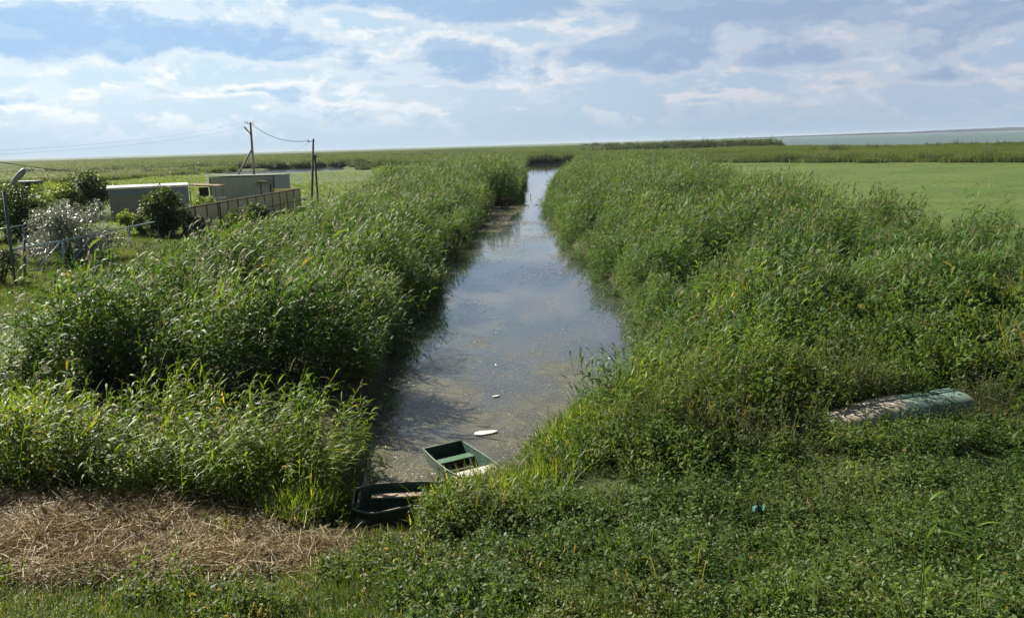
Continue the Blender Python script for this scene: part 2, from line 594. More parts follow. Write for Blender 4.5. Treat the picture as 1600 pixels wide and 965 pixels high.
POND = [(-88, 280), (-72, 277), (-60, 283), (-57, 298), (-60, 318), (-66, 336), (-88, 338), (-104, 320), (-100, 296)]
LAKE = [(150, 470), (160, 440), (209, 342), (330, 240), (900, 130), (14000, 100), (14000, 14000), (4100, 14000), (560, 1810), (290, 1000), (190, 640)]
STRAW = [(-10.6, 15.1), (-7, 14.9), (-4.2, 14.2), (-2.7, 12.9), (-3.6, 12.0), (-6.2, 11.6), (-9.5, 11.7), (-11.5, 13)]
MEADOW = [(24, 38), (24.5, 60), (28, 124), (45, 197), (54, 234), (103, 172), (150, 118), (260, 60), (120, 30)]


def land(x, y):
    x, y = np.asarray(x, float), np.asarray(y, float)
    z = 0.50 + 0.25 * (value_noise(x, y, 6, 3) - .5) + 0.12 * (value_noise(x, y, 1.3, 9) - .5)
    z = z + np.clip(12.5 - y, 0, 16) * 0.21
    z = z + 0.40 * in_poly(x, y, STRAW) * np.clip(value_noise(x, y, 1.1, 5, 2) - .2, 0, 1)
    # a slight swell under the weeds on the right
    z = z + 0.35 * np.exp(-(((x - 9) / 6) ** 2 + ((y - 18.5) / 2.2) ** 2))
    d = canal_dist(x, y)
    k = np.clip((d + 0.5) / .8, 0, 1)
    k = k * k * (3 - 2 * k)
    z = z * (1 - k) + (-0.45) * k
    wedge = (y > 170) & (y < 300) & (x / np.maximum(y, 1) < -.16) & (x / np.maximum(y, 1) > -.36)
    z = np.where(wedge, z - .42, z)
    z = np.where(in_poly(x, y, POND) | in_poly(x, y, LAKE), -0.6, z)
    return z


def axis(parts):
    out = [np.arange(a, b, s) for a, b, s in parts]
    return np.concatenate(out + [[parts[-1][1]]])


def build_ground():
    xs = axis([(-14000, -2000, 1500), (-2000, -400, 100), (-400, -100, 12), (-100, -30, 2.5), (-30, -12, .8), (-12, 12, .3), (12, 30, .8),
               (30, 110, 2.5), (110, 500, 10), (500, 2000, 100), (2000, 14000, 1500)])
    ys = axis([(-200, -20, 20), (-20, 6, 2), (6, 30, .3), (30, 60, .8), (60, 110, 1.5), (110, 330, 3), (330, 800, 20), (800, 2000, 100), (2000, 14000, 1000)])
    X, Y = np.meshgrid(xs, ys)
    Z = land(X, Y)
    nx, ny = len(xs), len(ys)
    v = np.stack([X, Y, Z], -1).reshape(-1, 3)
    i = (np.arange(ny - 1)[:, None] * nx + np.arange(nx - 1)[None]).ravel()
    f = np.stack([i, i + 1, i + 1 + nx, i + nx], 1)
    me = np_mesh('ground', v, f, [M['ground']])
    me.shade_smooth()
    x, y = v[:, 0], v[:, 1]
    meadow = in_poly(x, y, MEADOW).astype(float)
    left = (x < np.interp(y, BLY, BLX)) & (y > 24) & (y < 300)
    marsh = ((y > 300) | left | ((x > np.interp(y, BRY, BRX)) & (y > 100))).astype(float) * (1 - meadow)
    marsh = np.maximum(marsh, .7 * ((y < 13.5) & (canal_dist(x, y) < -.8) & ~in_poly(x, y, STRAW)))
    marsh = np.maximum(marsh, .55 * ((y < 40) & (x > np.interp(y, RY, RX) + 1)))
    gx, gy = x - (-25.5), y - 44
    gravel = .35 * ((np.abs(gx + .25 * gy) < 1.1) & (np.abs(gy) < 9)) * (value_noise(x, y, 1.2, 140, 2) > .40)
    a = me.attributes.new('zone', 'FLOAT_COLOR', 'POINT')
    a.data.foreach_set('color', np.stack([meadow, marsh, gravel, np.ones_like(x)], -1).astype(np.float32).ravel())
    o = bpy.data.objects.new('ground', me)
    COL.objects.link(o)
    tag(o, kind='structure')
    return o


build_ground()


def sheet(name, poly, z, m):
    me = bpy.data.meshes.new(name)
    me.from_pydata([(x, y, z) for x, y in poly], [], [tuple(range(len(poly)))])
    me.materials.append(m)
    o = bpy.data.objects.new(name, me)
    COL.objects.link(o)
    tag(o, kind='structure')
    return o


sheet('canal_water', [(-12, 12), (10, 12), (10, 60), (18, 200), (30, 312), (3, 312), (-8, 120), (-12, 60)], 0.0, M['canal'])
sheet('pond_water', [(x * 1.04 + 2.7, (y - 306) * 1.12 + 306) for x, y in POND], 0.0, M['pond'])
sheet('lake_water', [(140, 480), (140, 400), (209, 325), (330, 225), (900, 110), (14000, 60), (14000, 13900), (4000, 13900), (540, 1850), (270, 1000)], 0.0, M['lake'])


# ------------------------------------------------------------------ plant templates (used by the scattered cover)
def strips(base, d, L, Wd, droop, S=3, roll=None, prof='leaf', fold=0.0):
    """N leaf strips: base (N,3), unit directions d (N,3), lengths, widths, droop -> verts, quads"""
    N = len(base)
    t = np.linspace(0, 1, S + 1)
    up = np.array([0, 0, 1.0])
    side = np.cross(d, up)
    nrm = np.linalg.norm(side, axis=1, keepdims=True)
    side = np.where(nrm > 1e-3, side / np.maximum(nrm, 1e-6), np.array([1.0, 0, 0]))
    if roll is not None:
        n2 = np.cross(side, d)
        side = side * np.cos(roll)[:, None] + n2 * np.sin(roll)[:, None]
    p = base[:, None] + (L[:, None] * t)[..., None] * d[:, None] - (droop * L)[:, None, None] * (t ** 2)[None, :, None] * up
    if prof == 'leaf':
        w = np.interp(t, [0, .15, .4, .75, 1], [.35, .85, 1, .6, .04])
    elif prof == 'blade':
        w = np.interp(t, [0, .5, 1], [1, .75, .05])
    else:
        w = np.ones_like(t)
    hw = (Wd[:, None] * w * .5)[..., None] * side[:, None]
    v = np.stack([p - hw, p + hw], 2).reshape(-1, 3)
    b = np.arange(N)[:, None] * (2 * (S + 1)) + np.arange(S)[None] * 2
    b = b.ravel()
    f = np.stack([b, b + 1, b + 3, b + 2], 1)
    return v, f


class PB:
    def __init__(self):
        self.v, self.f, self.t, self.m, self.n = [], [], [], [], 0

    def add(self, vf, tint, mi=0):
        v, f = vf
        per = len(v) // len(tint)
        self.v.append(v)
        self.f.append(f + self.n)
        self.t.append(np.repeat(tint, per))
        self.m.append(np.full(len(f), mi))
        self.n += len(v)

    def mesh(self, name, mats):
        return np_mesh(name, np.concatenate(self.v), np.concatenate(self.f), mats, np.concatenate(self.t), np.concatenate(self.m))


def unit(v):
    return v / np.maximum(np.linalg.norm(v, axis=-1, keepdims=True), 1e-9)


def tmpl(pb, name, mats):
    return bpy.data.objects.new(name, pb.mesh(name, mats))


WIND = 0.35       # heading the reed leaves are blown to (radians from +X)


def reed_clump(name, mats, n=10, H=2.5, spread=.45, plume=.25, leafy=11, lw=.056, coarse=False, LL=1.25):
    r = RNG
    pb = PB()
    for _ in range(n):
        a, q = r.uniform(0, 2 * np.pi), spread * np.sqrt(r.uniform())
        b = np.array([q * np.cos(a), q * np.sin(a), -.1])
        h = H * r.uniform(.72, 1.08)
        lean = np.array([.10 + r.normal(0, .08), r.normal(.02, .08), 1.0])
        curve = np.array([r.normal(.14, .06), r.normal(.03, .05), 0])
        sp = lambda t: b + lean * (h * t)[..., None] + curve * (h * t ** 2.2)[..., None]
        # stem: a three segment strip, twice crossed
        tt = np.array([0, .34, .67])
        p0, p1 = sp(tt), sp(tt + np.array([.34, .33, .33]))
        dv = p1 - p0
        ll = np.linalg.norm(dv, axis=1)
        pb.add(strips(p0, unit(dv), ll, np.full(3, .011), np.zeros(3), 1, np.full(3, r.uniform(0, 3)), 'flat'), np.full(3, r.uniform(0, .5)))
        k = leafy if not coarse else leafy - 3
        t = np.linspace(.22, .97, k) + r.normal(0, .02, k)
        lb = sp(t)
        side = np.where(np.arange(k) % 2 == 0, 0, np.pi) + WIND
        az = np.where(r.uniform(size=k) < .72, WIND + r.normal(0, .5, k), side + r.normal(0, .6, k))
        el = np.where(t > .85, r.normal(1.0, .2, k), r.normal(.62, .22, k))
        d = np.stack([np.cos(az) * np.cos(el), np.sin(az) * np.cos(el), np.sin(el)], 1)
        L = r.uniform(.30, .52, k) * (1.05 - .25 * np.abs(t - .6)) * (H / 2.5) ** .5 * LL
        pb.add(strips(lb, d, L, r.uniform(.75, 1.25, k) * lw, r.uniform(.25, 1.0, k), 3, r.normal(0, .5, k)), r.uniform(0, 1, k))
        if r.uniform() < plume:
            m = 9
            pt = sp(np.array([1.0]))[0]
            az = WIND + r.normal(0, .8, m)
            el = r.normal(.9, .3, m)
            d = np.stack([np.cos(az) * np.cos(el), np.sin(az) * np.cos(el), np.sin(el)], 1)
            bb = pt + np.array([0, 0, 1.0]) * np.linspace(-.03, .12, m)[:, None]
            pb.add(strips(bb, d, r.uniform(.10, .20, m), np.full(m, .025), r.uniform(.3, 1.1, m), 2), r.uniform(0, 1, m), 1)
    return tmpl(pb, name, mats)


def grass_clump(name, mats, n=50, H=.8, spread=.28, w=.017, droop=(.2, .9), S=3):
    r = RNG
    pb = PB()
    a, q = r.uniform(0, 2 * np.pi, n), spread * np.sqrt(r.uniform(size=n))
    b = np.stack([q * np.cos(a), q * np.sin(a), np.full(n, -.02)], 1)
    el = r.normal(1.22, .2, n)
    az = a + r.normal(0, .9, n)
    d = np.stack([np.cos(az) * np.cos(el) + .08, np.sin(az) * np.cos(el), np.sin(el)], 1)
    pb.add(strips(b, unit(d), H * r.uniform(.5, 1.15, n), w * r.uniform(.7, 1.4, n), r.uniform(*droop, n), S, r.normal(0, .6, n), 'blade'), r.uniform(0, 1, n))
    return tmpl(pb, name, mats)


def weed_clump(name, mats, stems=15, H=.5, spread=.30, leaf=.060, lw=.45, per=20, upright=1.0, tips=0.0):
    r = RNG
    pb = PB()
    for _ in range(stems):
        a, q = r.uniform(0, 2 * np.pi), spread * np.sqrt(r.uniform())
        b = np.array([q * np.cos(a), q * np.sin(a), -.05])
        h = H * r.uniform(.55, 1.15)
        lean = unit(np.array([np.cos(a) * .5 * q / spread + r.normal(0, .12), np.sin(a) * .5 * q / spread + r.normal(0, .12), upright]))
        pb.add(strips(b[None], lean[None], np.array([h]), np.array([.010]), np.array([.03]), 2, np.array([1.0]), 'flat'), np.array([.1]))
        k = per
        t = np.sort(r.uniform(.15, 1.02, k))
        az = np.arange(k) * 2.4 + r.normal(0, .4, k)
        el = r.normal(.35, .35, k)
        d = np.stack([np.cos(az) * np.cos(el), np.sin(az) * np.cos(el), np.sin(el)], 1)
        off = r.uniform(0, .07, k)[:, None] * d * (H / .5) ** .5          # short side twigs
        lb = b + lean * (h * t)[:, None] + off
        L = leaf * r.uniform(.6, 1.3, k) * (1.25 - .6 * t)
        pb.add(strips(lb, d, L, L * lw * r.uniform(.8, 1.2, k), r.uniform(0, .7, k), 2, r.normal(0, .5, k)), r.uniform(0, 1, k))
        if tips and r.uniform() < tips:
            m = 10
            bt = b + lean * h * np.linspace(.8, 1.12, m)[:, None] + r.normal(0, .012, (m, 3))
            dd = unit(r.normal(0, 1, (m, 3)) + np.array([0, 0, .6]))
            pb.add(strips(bt, dd, np.full(m, .045), np.full(m, .014), np.zeros(m), 1), r.uniform(0, 1, m), 1)
    return tmpl(pb, name, mats)


def straw_patch(name, mats, n=70, spread=.45, zmax=.14):
    r = RNG
    pb = PB()
    a, q = r.uniform(0, 2 * np.pi, n), spread * np.sqrt(r.uniform(size=n))
    b = np.stack([q * np.cos(a), q * np.sin(a), r.uniform(0, zmax, n)], 1)
    az = r.uniform(0, 2 * np.pi, n)
    el = np.abs(r.normal(0, .16, n)) + (r.uniform(size=n) < .08) * r.uniform(.3, 1.0, n)
    d = np.stack([np.cos(az) * np.cos(el), np.sin(az) * np.cos(el), np.sin(el)], 1)
    pb.add(strips(b, d, r.uniform(.12, .62, n), r.uniform(.004, .012, n), r.uniform(0, .25, n), 2, r.normal(0, .8, n), 'flat'), r.uniform(0, 1, n))
    return tmpl(pb, name, mats)


def far_tuft(name, mats, n=130, H=3.0, R=2.2, w=.10, dome=False):
    """a thick stand of reed for the distance: broad blades over a wide foot"""
    r = RNG
    pb = PB()
    a, q = r.uniform(0, 2 * np.pi, n), R * np.sqrt(r.uniform(size=n))
    b = np.stack([q * np.cos(a), q * np.sin(a), np.full(n, -.1)], 1)
    h = H * r.uniform(.65, 1.1, n) * (np.sqrt(np.maximum(1 - (q / R) ** 2 * .8, .1)) if dome else 1)
    d = unit(np.stack([r.normal(.1, .12, n), r.normal(0, .12, n), np.ones(n)], 1))
    pb.add(strips(b, d, h, w * r.uniform(.7, 1.3, n), np.zeros(n), 2, r.uniform(0, 3, n), 'blade'), r.uniform(0, .6, n))
    m = n * 3
    i = r.integers(0, n, m)
    t = r.uniform(.35, 1.0, m)
    lb = b[i] + d[i] * (h[i] * t)[:, None]
    az, el = r.uniform(0, 2 * np.pi, m), r.normal(.5, .3, m)
    dd = np.stack([np.cos(az) * np.cos(el), np.sin(az) * np.cos(el), np.sin(el)], 1)
    pb.add(strips(lb, dd, r.uniform(.4, .8, m), w * r.uniform(.6, 1.1, m), r.uniform(.2, .9, m), 2, r.normal(0, .5, m)), r.uniform(0, 1, m))
    return tmpl(pb, name, mats)


def leaf_ball(name, mats, n=700, leaf=.22, R=1.5, H=2.2, lw=.5, dr=(0, .5)):
    r = RNG
    pb = PB()
    u = unit(r.normal(0, 1, (n, 3)))
    u[:, 2] = np.abs(u[:, 2])
    rr = r.uniform(.45, 1.0, n) ** .6 * (.8 + .3 * np.sin(u[:, 0] * 5 + 1) * np.cos(u[:, 1] * 4))
    b = u * rr[:, None] * np.array([R, R, H])
    d = unit(u + r.normal(0, .7, (n, 3)))
    pb.add(strips(b, d, leaf * r.uniform(.6, 1.4, n), leaf * lw * r.uniform(.7, 1.3, n), r.uniform(*dr, n), 2, r.normal(0, .8, n)), r.uniform(0, 1, n))
    return tmpl(pb, name, mats)


def scatter(name, pts, templates, rotz, scale, kind='stuff', tilt=None, share=None):
    """ONE object of cover: every point grows one of the template plants"""
    n = len(pts)
    me = bpy.data.meshes.new(name)
    me.vertices.add(n)
    me.vertices.foreach_set('co', np.asarray(pts, np.float32).ravel())
    rot = np.zeros((n, 3), np.float32)
    rot[:, 2] = rotz
    if tilt is not None:
        rot[:, 0], rot[:, 1] = tilt[0], tilt[1]
    a = me.attributes.new('rot', 'FLOAT_VECTOR', 'POINT'); a.data.foreach_set('vector', rot.ravel())
    s = np.asarray(scale, np.float32)
    if s.ndim == 1:
        s = np.repeat(s[:, None], 3, 1)
    a = me.attributes.new('scl', 'FLOAT_VECTOR', 'POINT'); a.data.foreach_set('vector', np.ascontiguousarray(s).ravel())
    idx = RNG.choice(len(templates), n, p=share)
    a = me.attributes.new('pick', 'INT', 'POINT'); a.data.foreach_set('value', idx.astype(np.int32))
    o = bpy.data.objects.new(name, me)
    COL.objects.link(o)
    tag(o, kind=kind)
    tc = bpy.data.collections.new(name + '_kinds')
    for i, t in enumerate(templates):
        if t.name.split('_')[0] != 'k%02d' % i:
            t = t.copy()
            t.name = 'k%02d_%s' % (i, name)
        tc.objects.link(t)
    ng = bpy.data.node_groups.new(name, 'GeometryNodeTree')
    ng.interface.new_socket('Geometry', in_out='INPUT', socket_type='NodeSocketGeometry')
    ng.interface.new_socket('Geometry', in_out='OUTPUT', socket_type='NodeSocketGeometry')
    gi, go = ng.nodes.new('NodeGroupInput'), ng.nodes.new('NodeGroupOutput')
    ci = ng.nodes.new('GeometryNodeCollectionInfo')
    ci.inputs['Collection'].default_value = tc
    ci.inputs['Separate Children'].default_value = True
    ci.inputs['Reset Children'].default_value = True
    ip = ng.nodes.new('GeometryNodeInstanceOnPoints')
    ip.inputs['Pick Instance'].default_value = True

    def named(nm, ty):
        q = ng.nodes.new('GeometryNodeInputNamedAttribute')
        q.data_type = ty
        q.inputs['Name'].default_value = nm
        return q.outputs[0]
    e2r = ng.nodes.new('FunctionNodeEulerToRotation')
    L = ng.links
    L.new(gi.outputs[0], ip.inputs['Points'])
    L.new(ci.outputs[0], ip.inputs['Instance'])
    L.new(named('pick', 'INT'), ip.inputs['Instance Index'])
    L.new(named('rot', 'FLOAT_VECTOR'), e2r.inputs[0])
    L.new(e2r.outputs[0], ip.inputs['Rotation'])
    L.new(named('scl', 'FLOAT_VECTOR'), ip.inputs['Scale'])
    L.new(ip.outputs[0], go.inputs[0])
    md = o.modifiers.new('cover', 'NODES')
    md.node_group = ng
    return o


def jitter(x0, x1, y0, y1, step):
    nx, ny = max(1, int((x1 - x0) / step)), max(1, int((y1 - y0) / step))
    X, Y = np.meshgrid((np.arange(nx) + .5) * step + x0, (np.arange(ny) + .5) * step + y0)
    x = X.ravel() + RNG.uniform(-.5, .5, X.size) * step
    y = Y.ravel() + RNG.uniform(-.5, .5, X.size) * step
    return x, y


def in_view(x, y, pad=3.0):
    return np.abs(x + 0.0 * y) < .66 * y + pad


def cover(name, x, y, templates, smin=.85, smax=1.15, hvar=0.3, hscale=4.0, sink=.05, share=None, spin=.7, seed=0, zoff=0.0, mul=None):
    n = len(x)
    z = land(x, y) - sink + zoff
    s = RNG.uniform(smin, smax, n)
    hz = s * (1 + hvar * (value_noise(x, y, hscale, seed, 2) - .5) * 2)
    if mul is not None:
        s, hz = s * np.sqrt(mul), hz * mul
    rz = RNG.normal(0, spin, n) if spin < 3 else RNG.uniform(0, 2 * np.pi, n)
    return scatter(name, np.stack([x, y, z], 1), templates, rz, np.stack([s, s, hz], 1), share=share,
                   tilt=(RNG.normal(0, .05, n), RNG.normal(0, .05, n)))


REED = [reed_clump('reed', [M['reed'], M['plume']], H=h, plume=p) for h, p in
        ((2.5, .1), (2.3, .2), (2.6, .35), (2.4, .1), (2.5, .5), (2.2, .05), (2.7, .25), (2.4, 0))]
REED_T = [reed_clump('tall_reed', [M['reed'], M['plume']], H=3.1, plume=.8, n=4, spread=.5, lw=.062, LL=1.35) for _ in range(4)]
REED_B = [reed_clump('reed_bright', [M['reed_bright'], M['plume']], H=h, plume=p, n=7, lw=.052, LL=1.25) for h, p in
          ((2.2, 0), (2.0, .05), (2.4, .1), (2.1, 0), (1.9, 0), (2.3, .05))]
GRASS = [grass_clump('grass', [M['grass']], H=h) for h in (.75, .85, .95, .7)]
WEED = [weed_clump('weed', [M['weed'], M['brown_weed']], H=h, leaf=l * 1.12, lw=q, tips=t, stems=12, per=19) for h, l, q, t in
        ((.55, .088, .46, 0), (.5, .075, .5, 0), (.62, .095, .36, .05), (.45, .065, .55, 0), (.6, .080, .42, .08))]
WORM = [weed_clump('wormwood', [M['wormwood'], M['brown_weed']], H=h, leaf=.065, lw=.28, per=26, tips=.08) for h in (.6, .7, .5)]
BROWN = [weed_clump('brown_weed', [M['brown_weed'], M['brown_weed']], H=h, leaf=.035, lw=.3, per=22, tips=1.0) for h in (.7, .8)]
LOW = [weed_clump('low_weed', [M['turf']], H=h, leaf=.066, lw=.48, per=10, stems=18, spread=.30, upright=.8) for h in (.24, .20, .30)]
TURF = [grass_clump('turf', [M['turf']], n=110, H=h, spread=.30, w=.010, droop=(.1, 1.0), S=2) for h in (.22, .17, .27)]
STRAWS = [straw_patch('straw', [M['straw']]) for _ in range(5)]
DOME = [leaf_ball('bank_bush', [M['reed']], n=1500, leaf=.30, R=1.5, H=2.3, lw=.16, dr=(.1, .8)) for _ in range(4)]
DOME_D = [leaf_ball('dark_bank_bush', [M['reed_dark']], n=1600, leaf=.24, R=1.5, H=2.2, lw=.30, dr=(.1, .7)) for _ in range(4)]
DOME_S = [weed_clump('low_bush', [M['weed']], H=.62, leaf=.108, lw=.42, stems=15, per=22, spread=.34, upright=.8) for _ in range(4)]
DOME_W = [leaf_ball('weed_bush', [M['weed']], n=1300, leaf=.15, R=.95, H=1.25, lw=.48) for _ in range(4)]
FAR = [far_tuft('far_reed', [M['far_reed']]) for _ in range(4)]
THICK = [leaf_ball('far_thicket', [M['far_thicket']]) for _ in range(3)] + [far_tuft('far_thicket', [M['far_thicket']], dome=True) for _ in range(2)]


def domes(x, y, c, sd):
    """rounded clumps of the stand, c metres apart, with hollows between them"""
    i, j = np.floor(x / c), np.floor(y / c)
    best = np.full(len(x), 9.0)
    for di in (-1, 0, 1):
        for dj in (-1, 0, 1):
            a, b = i + di, j + dj
            h1 = value_noise(a * 7.31 + .5, b * 5.17 + .5, .37, sd, 1)
            h2 = value_noise(a * 3.77 + .5, b * 9.41 + .5, .41, sd + 3, 1)
            dd = np.hypot(x / c - (a + .1 + .8 * h1), y / c - (b + .1 + .8 * h2))
            best = np.minimum(best, dd / (.44 + .28 * h1))
    return np.clip(1 - best ** 2, 0, 1) ** .65


def reedline(x):
    return 20.6 + .42 * np.maximum(x - 2, 0) - .10 * np.maximum(x - 16, 0)


def grow_vegetation():
    # reeds on the right bank -----------------------------------------------------------
    def mound(x, y, sd):
        m = .62 * value_noise(x, y, 6.0, sd, 2) + .38 * value_noise(x, y, 2.0, sd + 5, 2)
        m = np.clip((m - .30) / .40, 0, 1)
        c = 5.2 if sd < 31 else 5.8
        return np.clip(.14 * m + .92 * domes(x, y, c, sd + 9) * (.62 + .38 * m), 0, 1)

    def bank(y0, y1, step, side):
        if side > 0:
            x, y = jitter(-3, 62, y0, y1, step)
            bay = .9 * (value_noise(y, y * 0, 5, 18) - .5)
            e = x - np.interp(y, RY, RX) - bay
            o = np.interp(y, BRY, BRX) - x
            front = y - (20.6 + .42 * np.maximum(x - 2, 0) - .10 * np.maximum(x - 16, 0)) + 2.2 * (value_noise(x, y, 3, 4) - .5)
            k = (e > .05 + RNG.normal(0, .15, len(x))) & (o > RNG.normal(0, .8, len(x))) & (front > 0)
        else:
            x, y = jitter(-32, 9, y0, y1, step)
            bay = 2.2 * (value_noise(y, y * 0, 8, 8, 2) - .42) * np.clip((y - 26) / 12, 0, 1) * np.interp(y, [80, 98], [1, .3])
            e = np.interp(y, LY, LX) - x - bay
            o = x - np.interp(y, BLY, BLX)
            k = (e > .05 + RNG.normal(0, .22, len(x))) & (o > RNG.normal(0, .8, len(x))) & (y > 21.3 + 1.6 * (value_noise(x, y, 2.5, 6) - .5) - .08 * (x + 9))
        k &= in_view(x, y)
        return x[k], y[k], e[k]

    for side, nm in ((1, 'right_bank_reeds'), (-1, 'left_bank_reeds')):
        xs, ys, es = [], [], []
        for y0, y1, st in ((18, 45, .60), (45, 90, .74), (90, 160, .98), (160, 306, 1.4)):
            a, b, e = bank(y0, y1, st, side)
            xs.append(a); ys.append(b); es.append(e)
        x, y, e = np.concatenate(xs), np.concatenate(ys), np.concatenate(es)
        md = mound(x, y, side + 31)
        k = RNG.uniform(size=len(x)) < .10 + 1.5 * md
        x, y, e, md = x[k], y[k], e[k], md[k]
        mul = np.interp(e, [0, 1.2, 3], [.70, .88, 1.0]) * (.30 + 1.06 * md)
        if side > 0:
            mul *= np.interp(y, [20, 40, 64, 100, 150, 300], [.82, .86, 1.10, 1.10, 1.08, 1.15])
        else:
            mul *= np.interp(y, [22, 60, 97, 101, 300], [1.10, .98, 1.02, 1.25, 1.25]) * np.where((y > 95) & (y < 132) & (x > -5), 1.30, 1.0)
        cover('reed_bed', x, y, REED, hvar=.16, hscale=1.2, seed=side + 3, mul=mul)

    # taller stems standing above the beds
    x, y = jitter(-16, 30, 24, 120, 1.7)
    er, el = x - np.interp(y, RY, RX), np.interp(y, LY, LX) - x
    k = (((er > 2) & (np.interp(y, BRY, BRX) - x > 1) & (y > reedline(x) + 1)) | ((el > 2) & (x - np.interp(y, BLY, BLX) > 1))) & (RNG.uniform(size=len(x)) < .5)
    x, y = x[k], y[k]
    cover('tall_reeds', x, y, REED_T, .9, 1.2, hvar=.2, hscale=3, seed=88, spin=.6, mul=np.interp(y, [24, 40, 64, 120], [.95, 1.0, 1.15, 1.15]))

    # grass hanging over the water's edge
    xs, ys = [], []
    for side in (-1, 1):
        x, y = jitter(-7, 22, 19, 180, .46)
        e = (x - np.interp(y, RY, RX)) if side > 0 else (np.interp(y, LY, LX) - x)
        k = (e > -.35) & (e < .8) & (value_noise(x, y, 2.5, 95, 2) > (.40 if side > 0 else .66)) & ((side > 0) | (y > 40))
        xs.append(x[k]); ys.append(y[k])
    x, y = np.concatenate(xs), np.concatenate(ys)
    o = cover('water_edge_grass', x, y, GRASS[:2] + REED[:4], .8, 1.1, hvar=.4, hscale=2, seed=97, spin=4, mul=np.interp(y, [19, 30, 180], [.6, .65, .9]), share=[.12, .12, .19, .19, .19, .19])

    # leafy thickets among the reed along both banks
    xs, ys, ms = [], [], []
    for side in (-1, 1):
        x, y = jitter(-18, 20, 23, 125, 2.3)
        e = (x - np.interp(y, RY, RX)) if side > 0 else (np.interp(y, LY, LX) - x)
        o = x - np.interp(y, BLY, BLX) if side < 0 else np.interp(y, BRY, BRX) - x
        k = (e > .7) & (o > 1) & (RNG.uniform(size=len(x)) < (np.interp(e, [.7, 5, 9], [.62, .35, .15]) if side < 0 else .40)) & (y > (24 if side < 0 else 25 + .4 * x))
        xs.append(x[k]); ys.append(y[k]); ms.append(np.interp(e[k], [.7, 2.5], [.75, 1.08]) * np.interp(y[k], [23, 95, 125], [1, 1.05, 1.35]))
    x, y, m = map(np.concatenate, (xs, ys, ms))
    q = np.where(x < 0, mound(x, y, 30), mound(x, y, 32)) > .55
    x, y, m = x[q], y[q], m[q]
    cover('bank_thicket', x, y, DOME + DOME_D, .8, 1.25, hvar=.25, hscale=3, seed=81, spin=4, mul=m, sink=.2)

    # bright young reed: near left stand and the right bank's edge ------------------------
    x, y = jitter(-15, -2, 14.6, 20.2, .42)
    el = np.interp(y, LY, LX) - x
    front = y - (14.9 + .25 * np.sin(x * 1.3) + np.clip((-4.2 - x) * .06, 0, .5))
    back = 17.9 + .8 * (value_noise(x, y, 2, 2) - .5) - y
    k = (el > .25 + RNG.normal(0, .2, len(x))) & (front > 0) & (back > 0) & in_view(x, y)
    x, y = x[k], y[k]
    mul = np.interp(x, [-12, -8, -5, -3.2], [.80, .86, .80, .55]) * np.interp(y, [14.6, 16, 17.3, 18.5], [.70, .88, .90, .70])
    cover('near_reeds', x, y, REED_B, hvar=.45, hscale=2.0, seed=12, mul=mul, spin=1.2)
    x, y = jitter(0, 11, 17, 29, .44)
    e = x - np.interp(y, RY, RX)
    k = (e > .25) & (x < 5.6 + .30 * (y - 17) + 2.0 * (value_noise(x, y, 2, 9) - .5)) & (y > 17.2 + .10 * x)
    x, y = x[k], y[k]
    cover('bank_reeds', x, y, REED_B, hvar=.3, hscale=2.5, seed=15, mul=np.interp(y, [17, 19, 22, 29], [.40, .52, .78, 1.0]) * np.interp(x - np.interp(y, RY, RX), [.25, 1.2, 2.2], [.5, .8, 1]), spin=1.2)

    # tall grass at the channel's head ---------------------------------------------------
    x, y = jitter(-4.8, 5.0, 13.6, 23, .21)
    er, el = x - np.interp(y, RY, RX), np.interp(y, LY, LX) - x
    right = (er > -.1) & ((x > -2.05) | (y > 15.8)) & (er < 2.7 + (value_noise(x, y, 1.5, 3) - .5)) & (y > 14.2) & (y < 23 - .4 * x)
    left = (el > .0) & (el < 1.3) & (y > 13.8) & (y < 15.6)
    mid = (y < 14.05) & (x > -3.9) & (x < -1.2) & (RNG.uniform(size=len(x)) < .30)
    over = (x > -2.12 + .2 * (y - 14.2)) & (x < .1) & (y > 14.0) & (y < 15.75)
    k = right | left | mid | over
    low = np.where((x < -.35 + .5 * (y - 14.5)) & (x > -2.2) & (y < 17.0) & (y > 15.1), .34, 1.0)
    x, y, low = x[k], y[k], low[k]
    cover('bank_grass', x, y, GRASS, hvar=.3, hscale=1.2, seed=2, spin=4, mul=np.interp(y, [13.6, 14.3, 15, 18], [.40, .80, 1.05, 1.15]) * low)

    # weeds on the right foreground -------------------------------------------------------
    x, y = jitter(-.6, 27, 8.3, 33, .29)
    er = x - np.interp(y, RY, RX)
    reedfront = 20.6 + .42 * np.maximum(x - 2, 0) - .10 * np.maximum(x - 16, 0)
    k = (y < reedfront + 1.4) & (er > 1.2) & in_view(x, y, 1.0) & (y > 11.6 + .9 * (value_noise(x, y, 2.5, 1) - .5))

    def on_hull(x, y):
        hx, hy = x - 8.45, y - 17.8
        return hx * .970 + hy * .242, -hx * .242 + hy * .970
    k &= ~((x < 5.2 + .25 * (y - 17) + .8 * (value_noise(x, y, 1.2, 19) - .5)) & (y > 17.3) & (RNG.uniform(size=len(x)) < .8))
    u, w = on_hull(x, y)
    k &= ~((np.abs(u) < 1.9) & (w > -.55) & (w < .60))
    x, y = x[k], y[k]
    u, w = on_hull(x, y)
    tall = 16.1 - .02 * x + .8 * (value_noise(x, y, 3, 21) - .5)
    mul = np.where(y > tall, 1.58, .80) * np.interp(y, [11, 13, 15], [.60, .85, 1.0])
    mul *= np.where((y > 14.9) & (y < tall) & (x > 4), .42, 1.0)                       # the hollow before the tall rank
    mul *= np.where((y > 19.4) & (x > 5), 1.2, 1.0)
    mul *= np.interp(x, [1, 4, 6], [.75, .85, 1.0])
    mul *= np.where((np.abs(u) < 2.5) & (w < 0) & (w > -1.7), .74, 1.0)
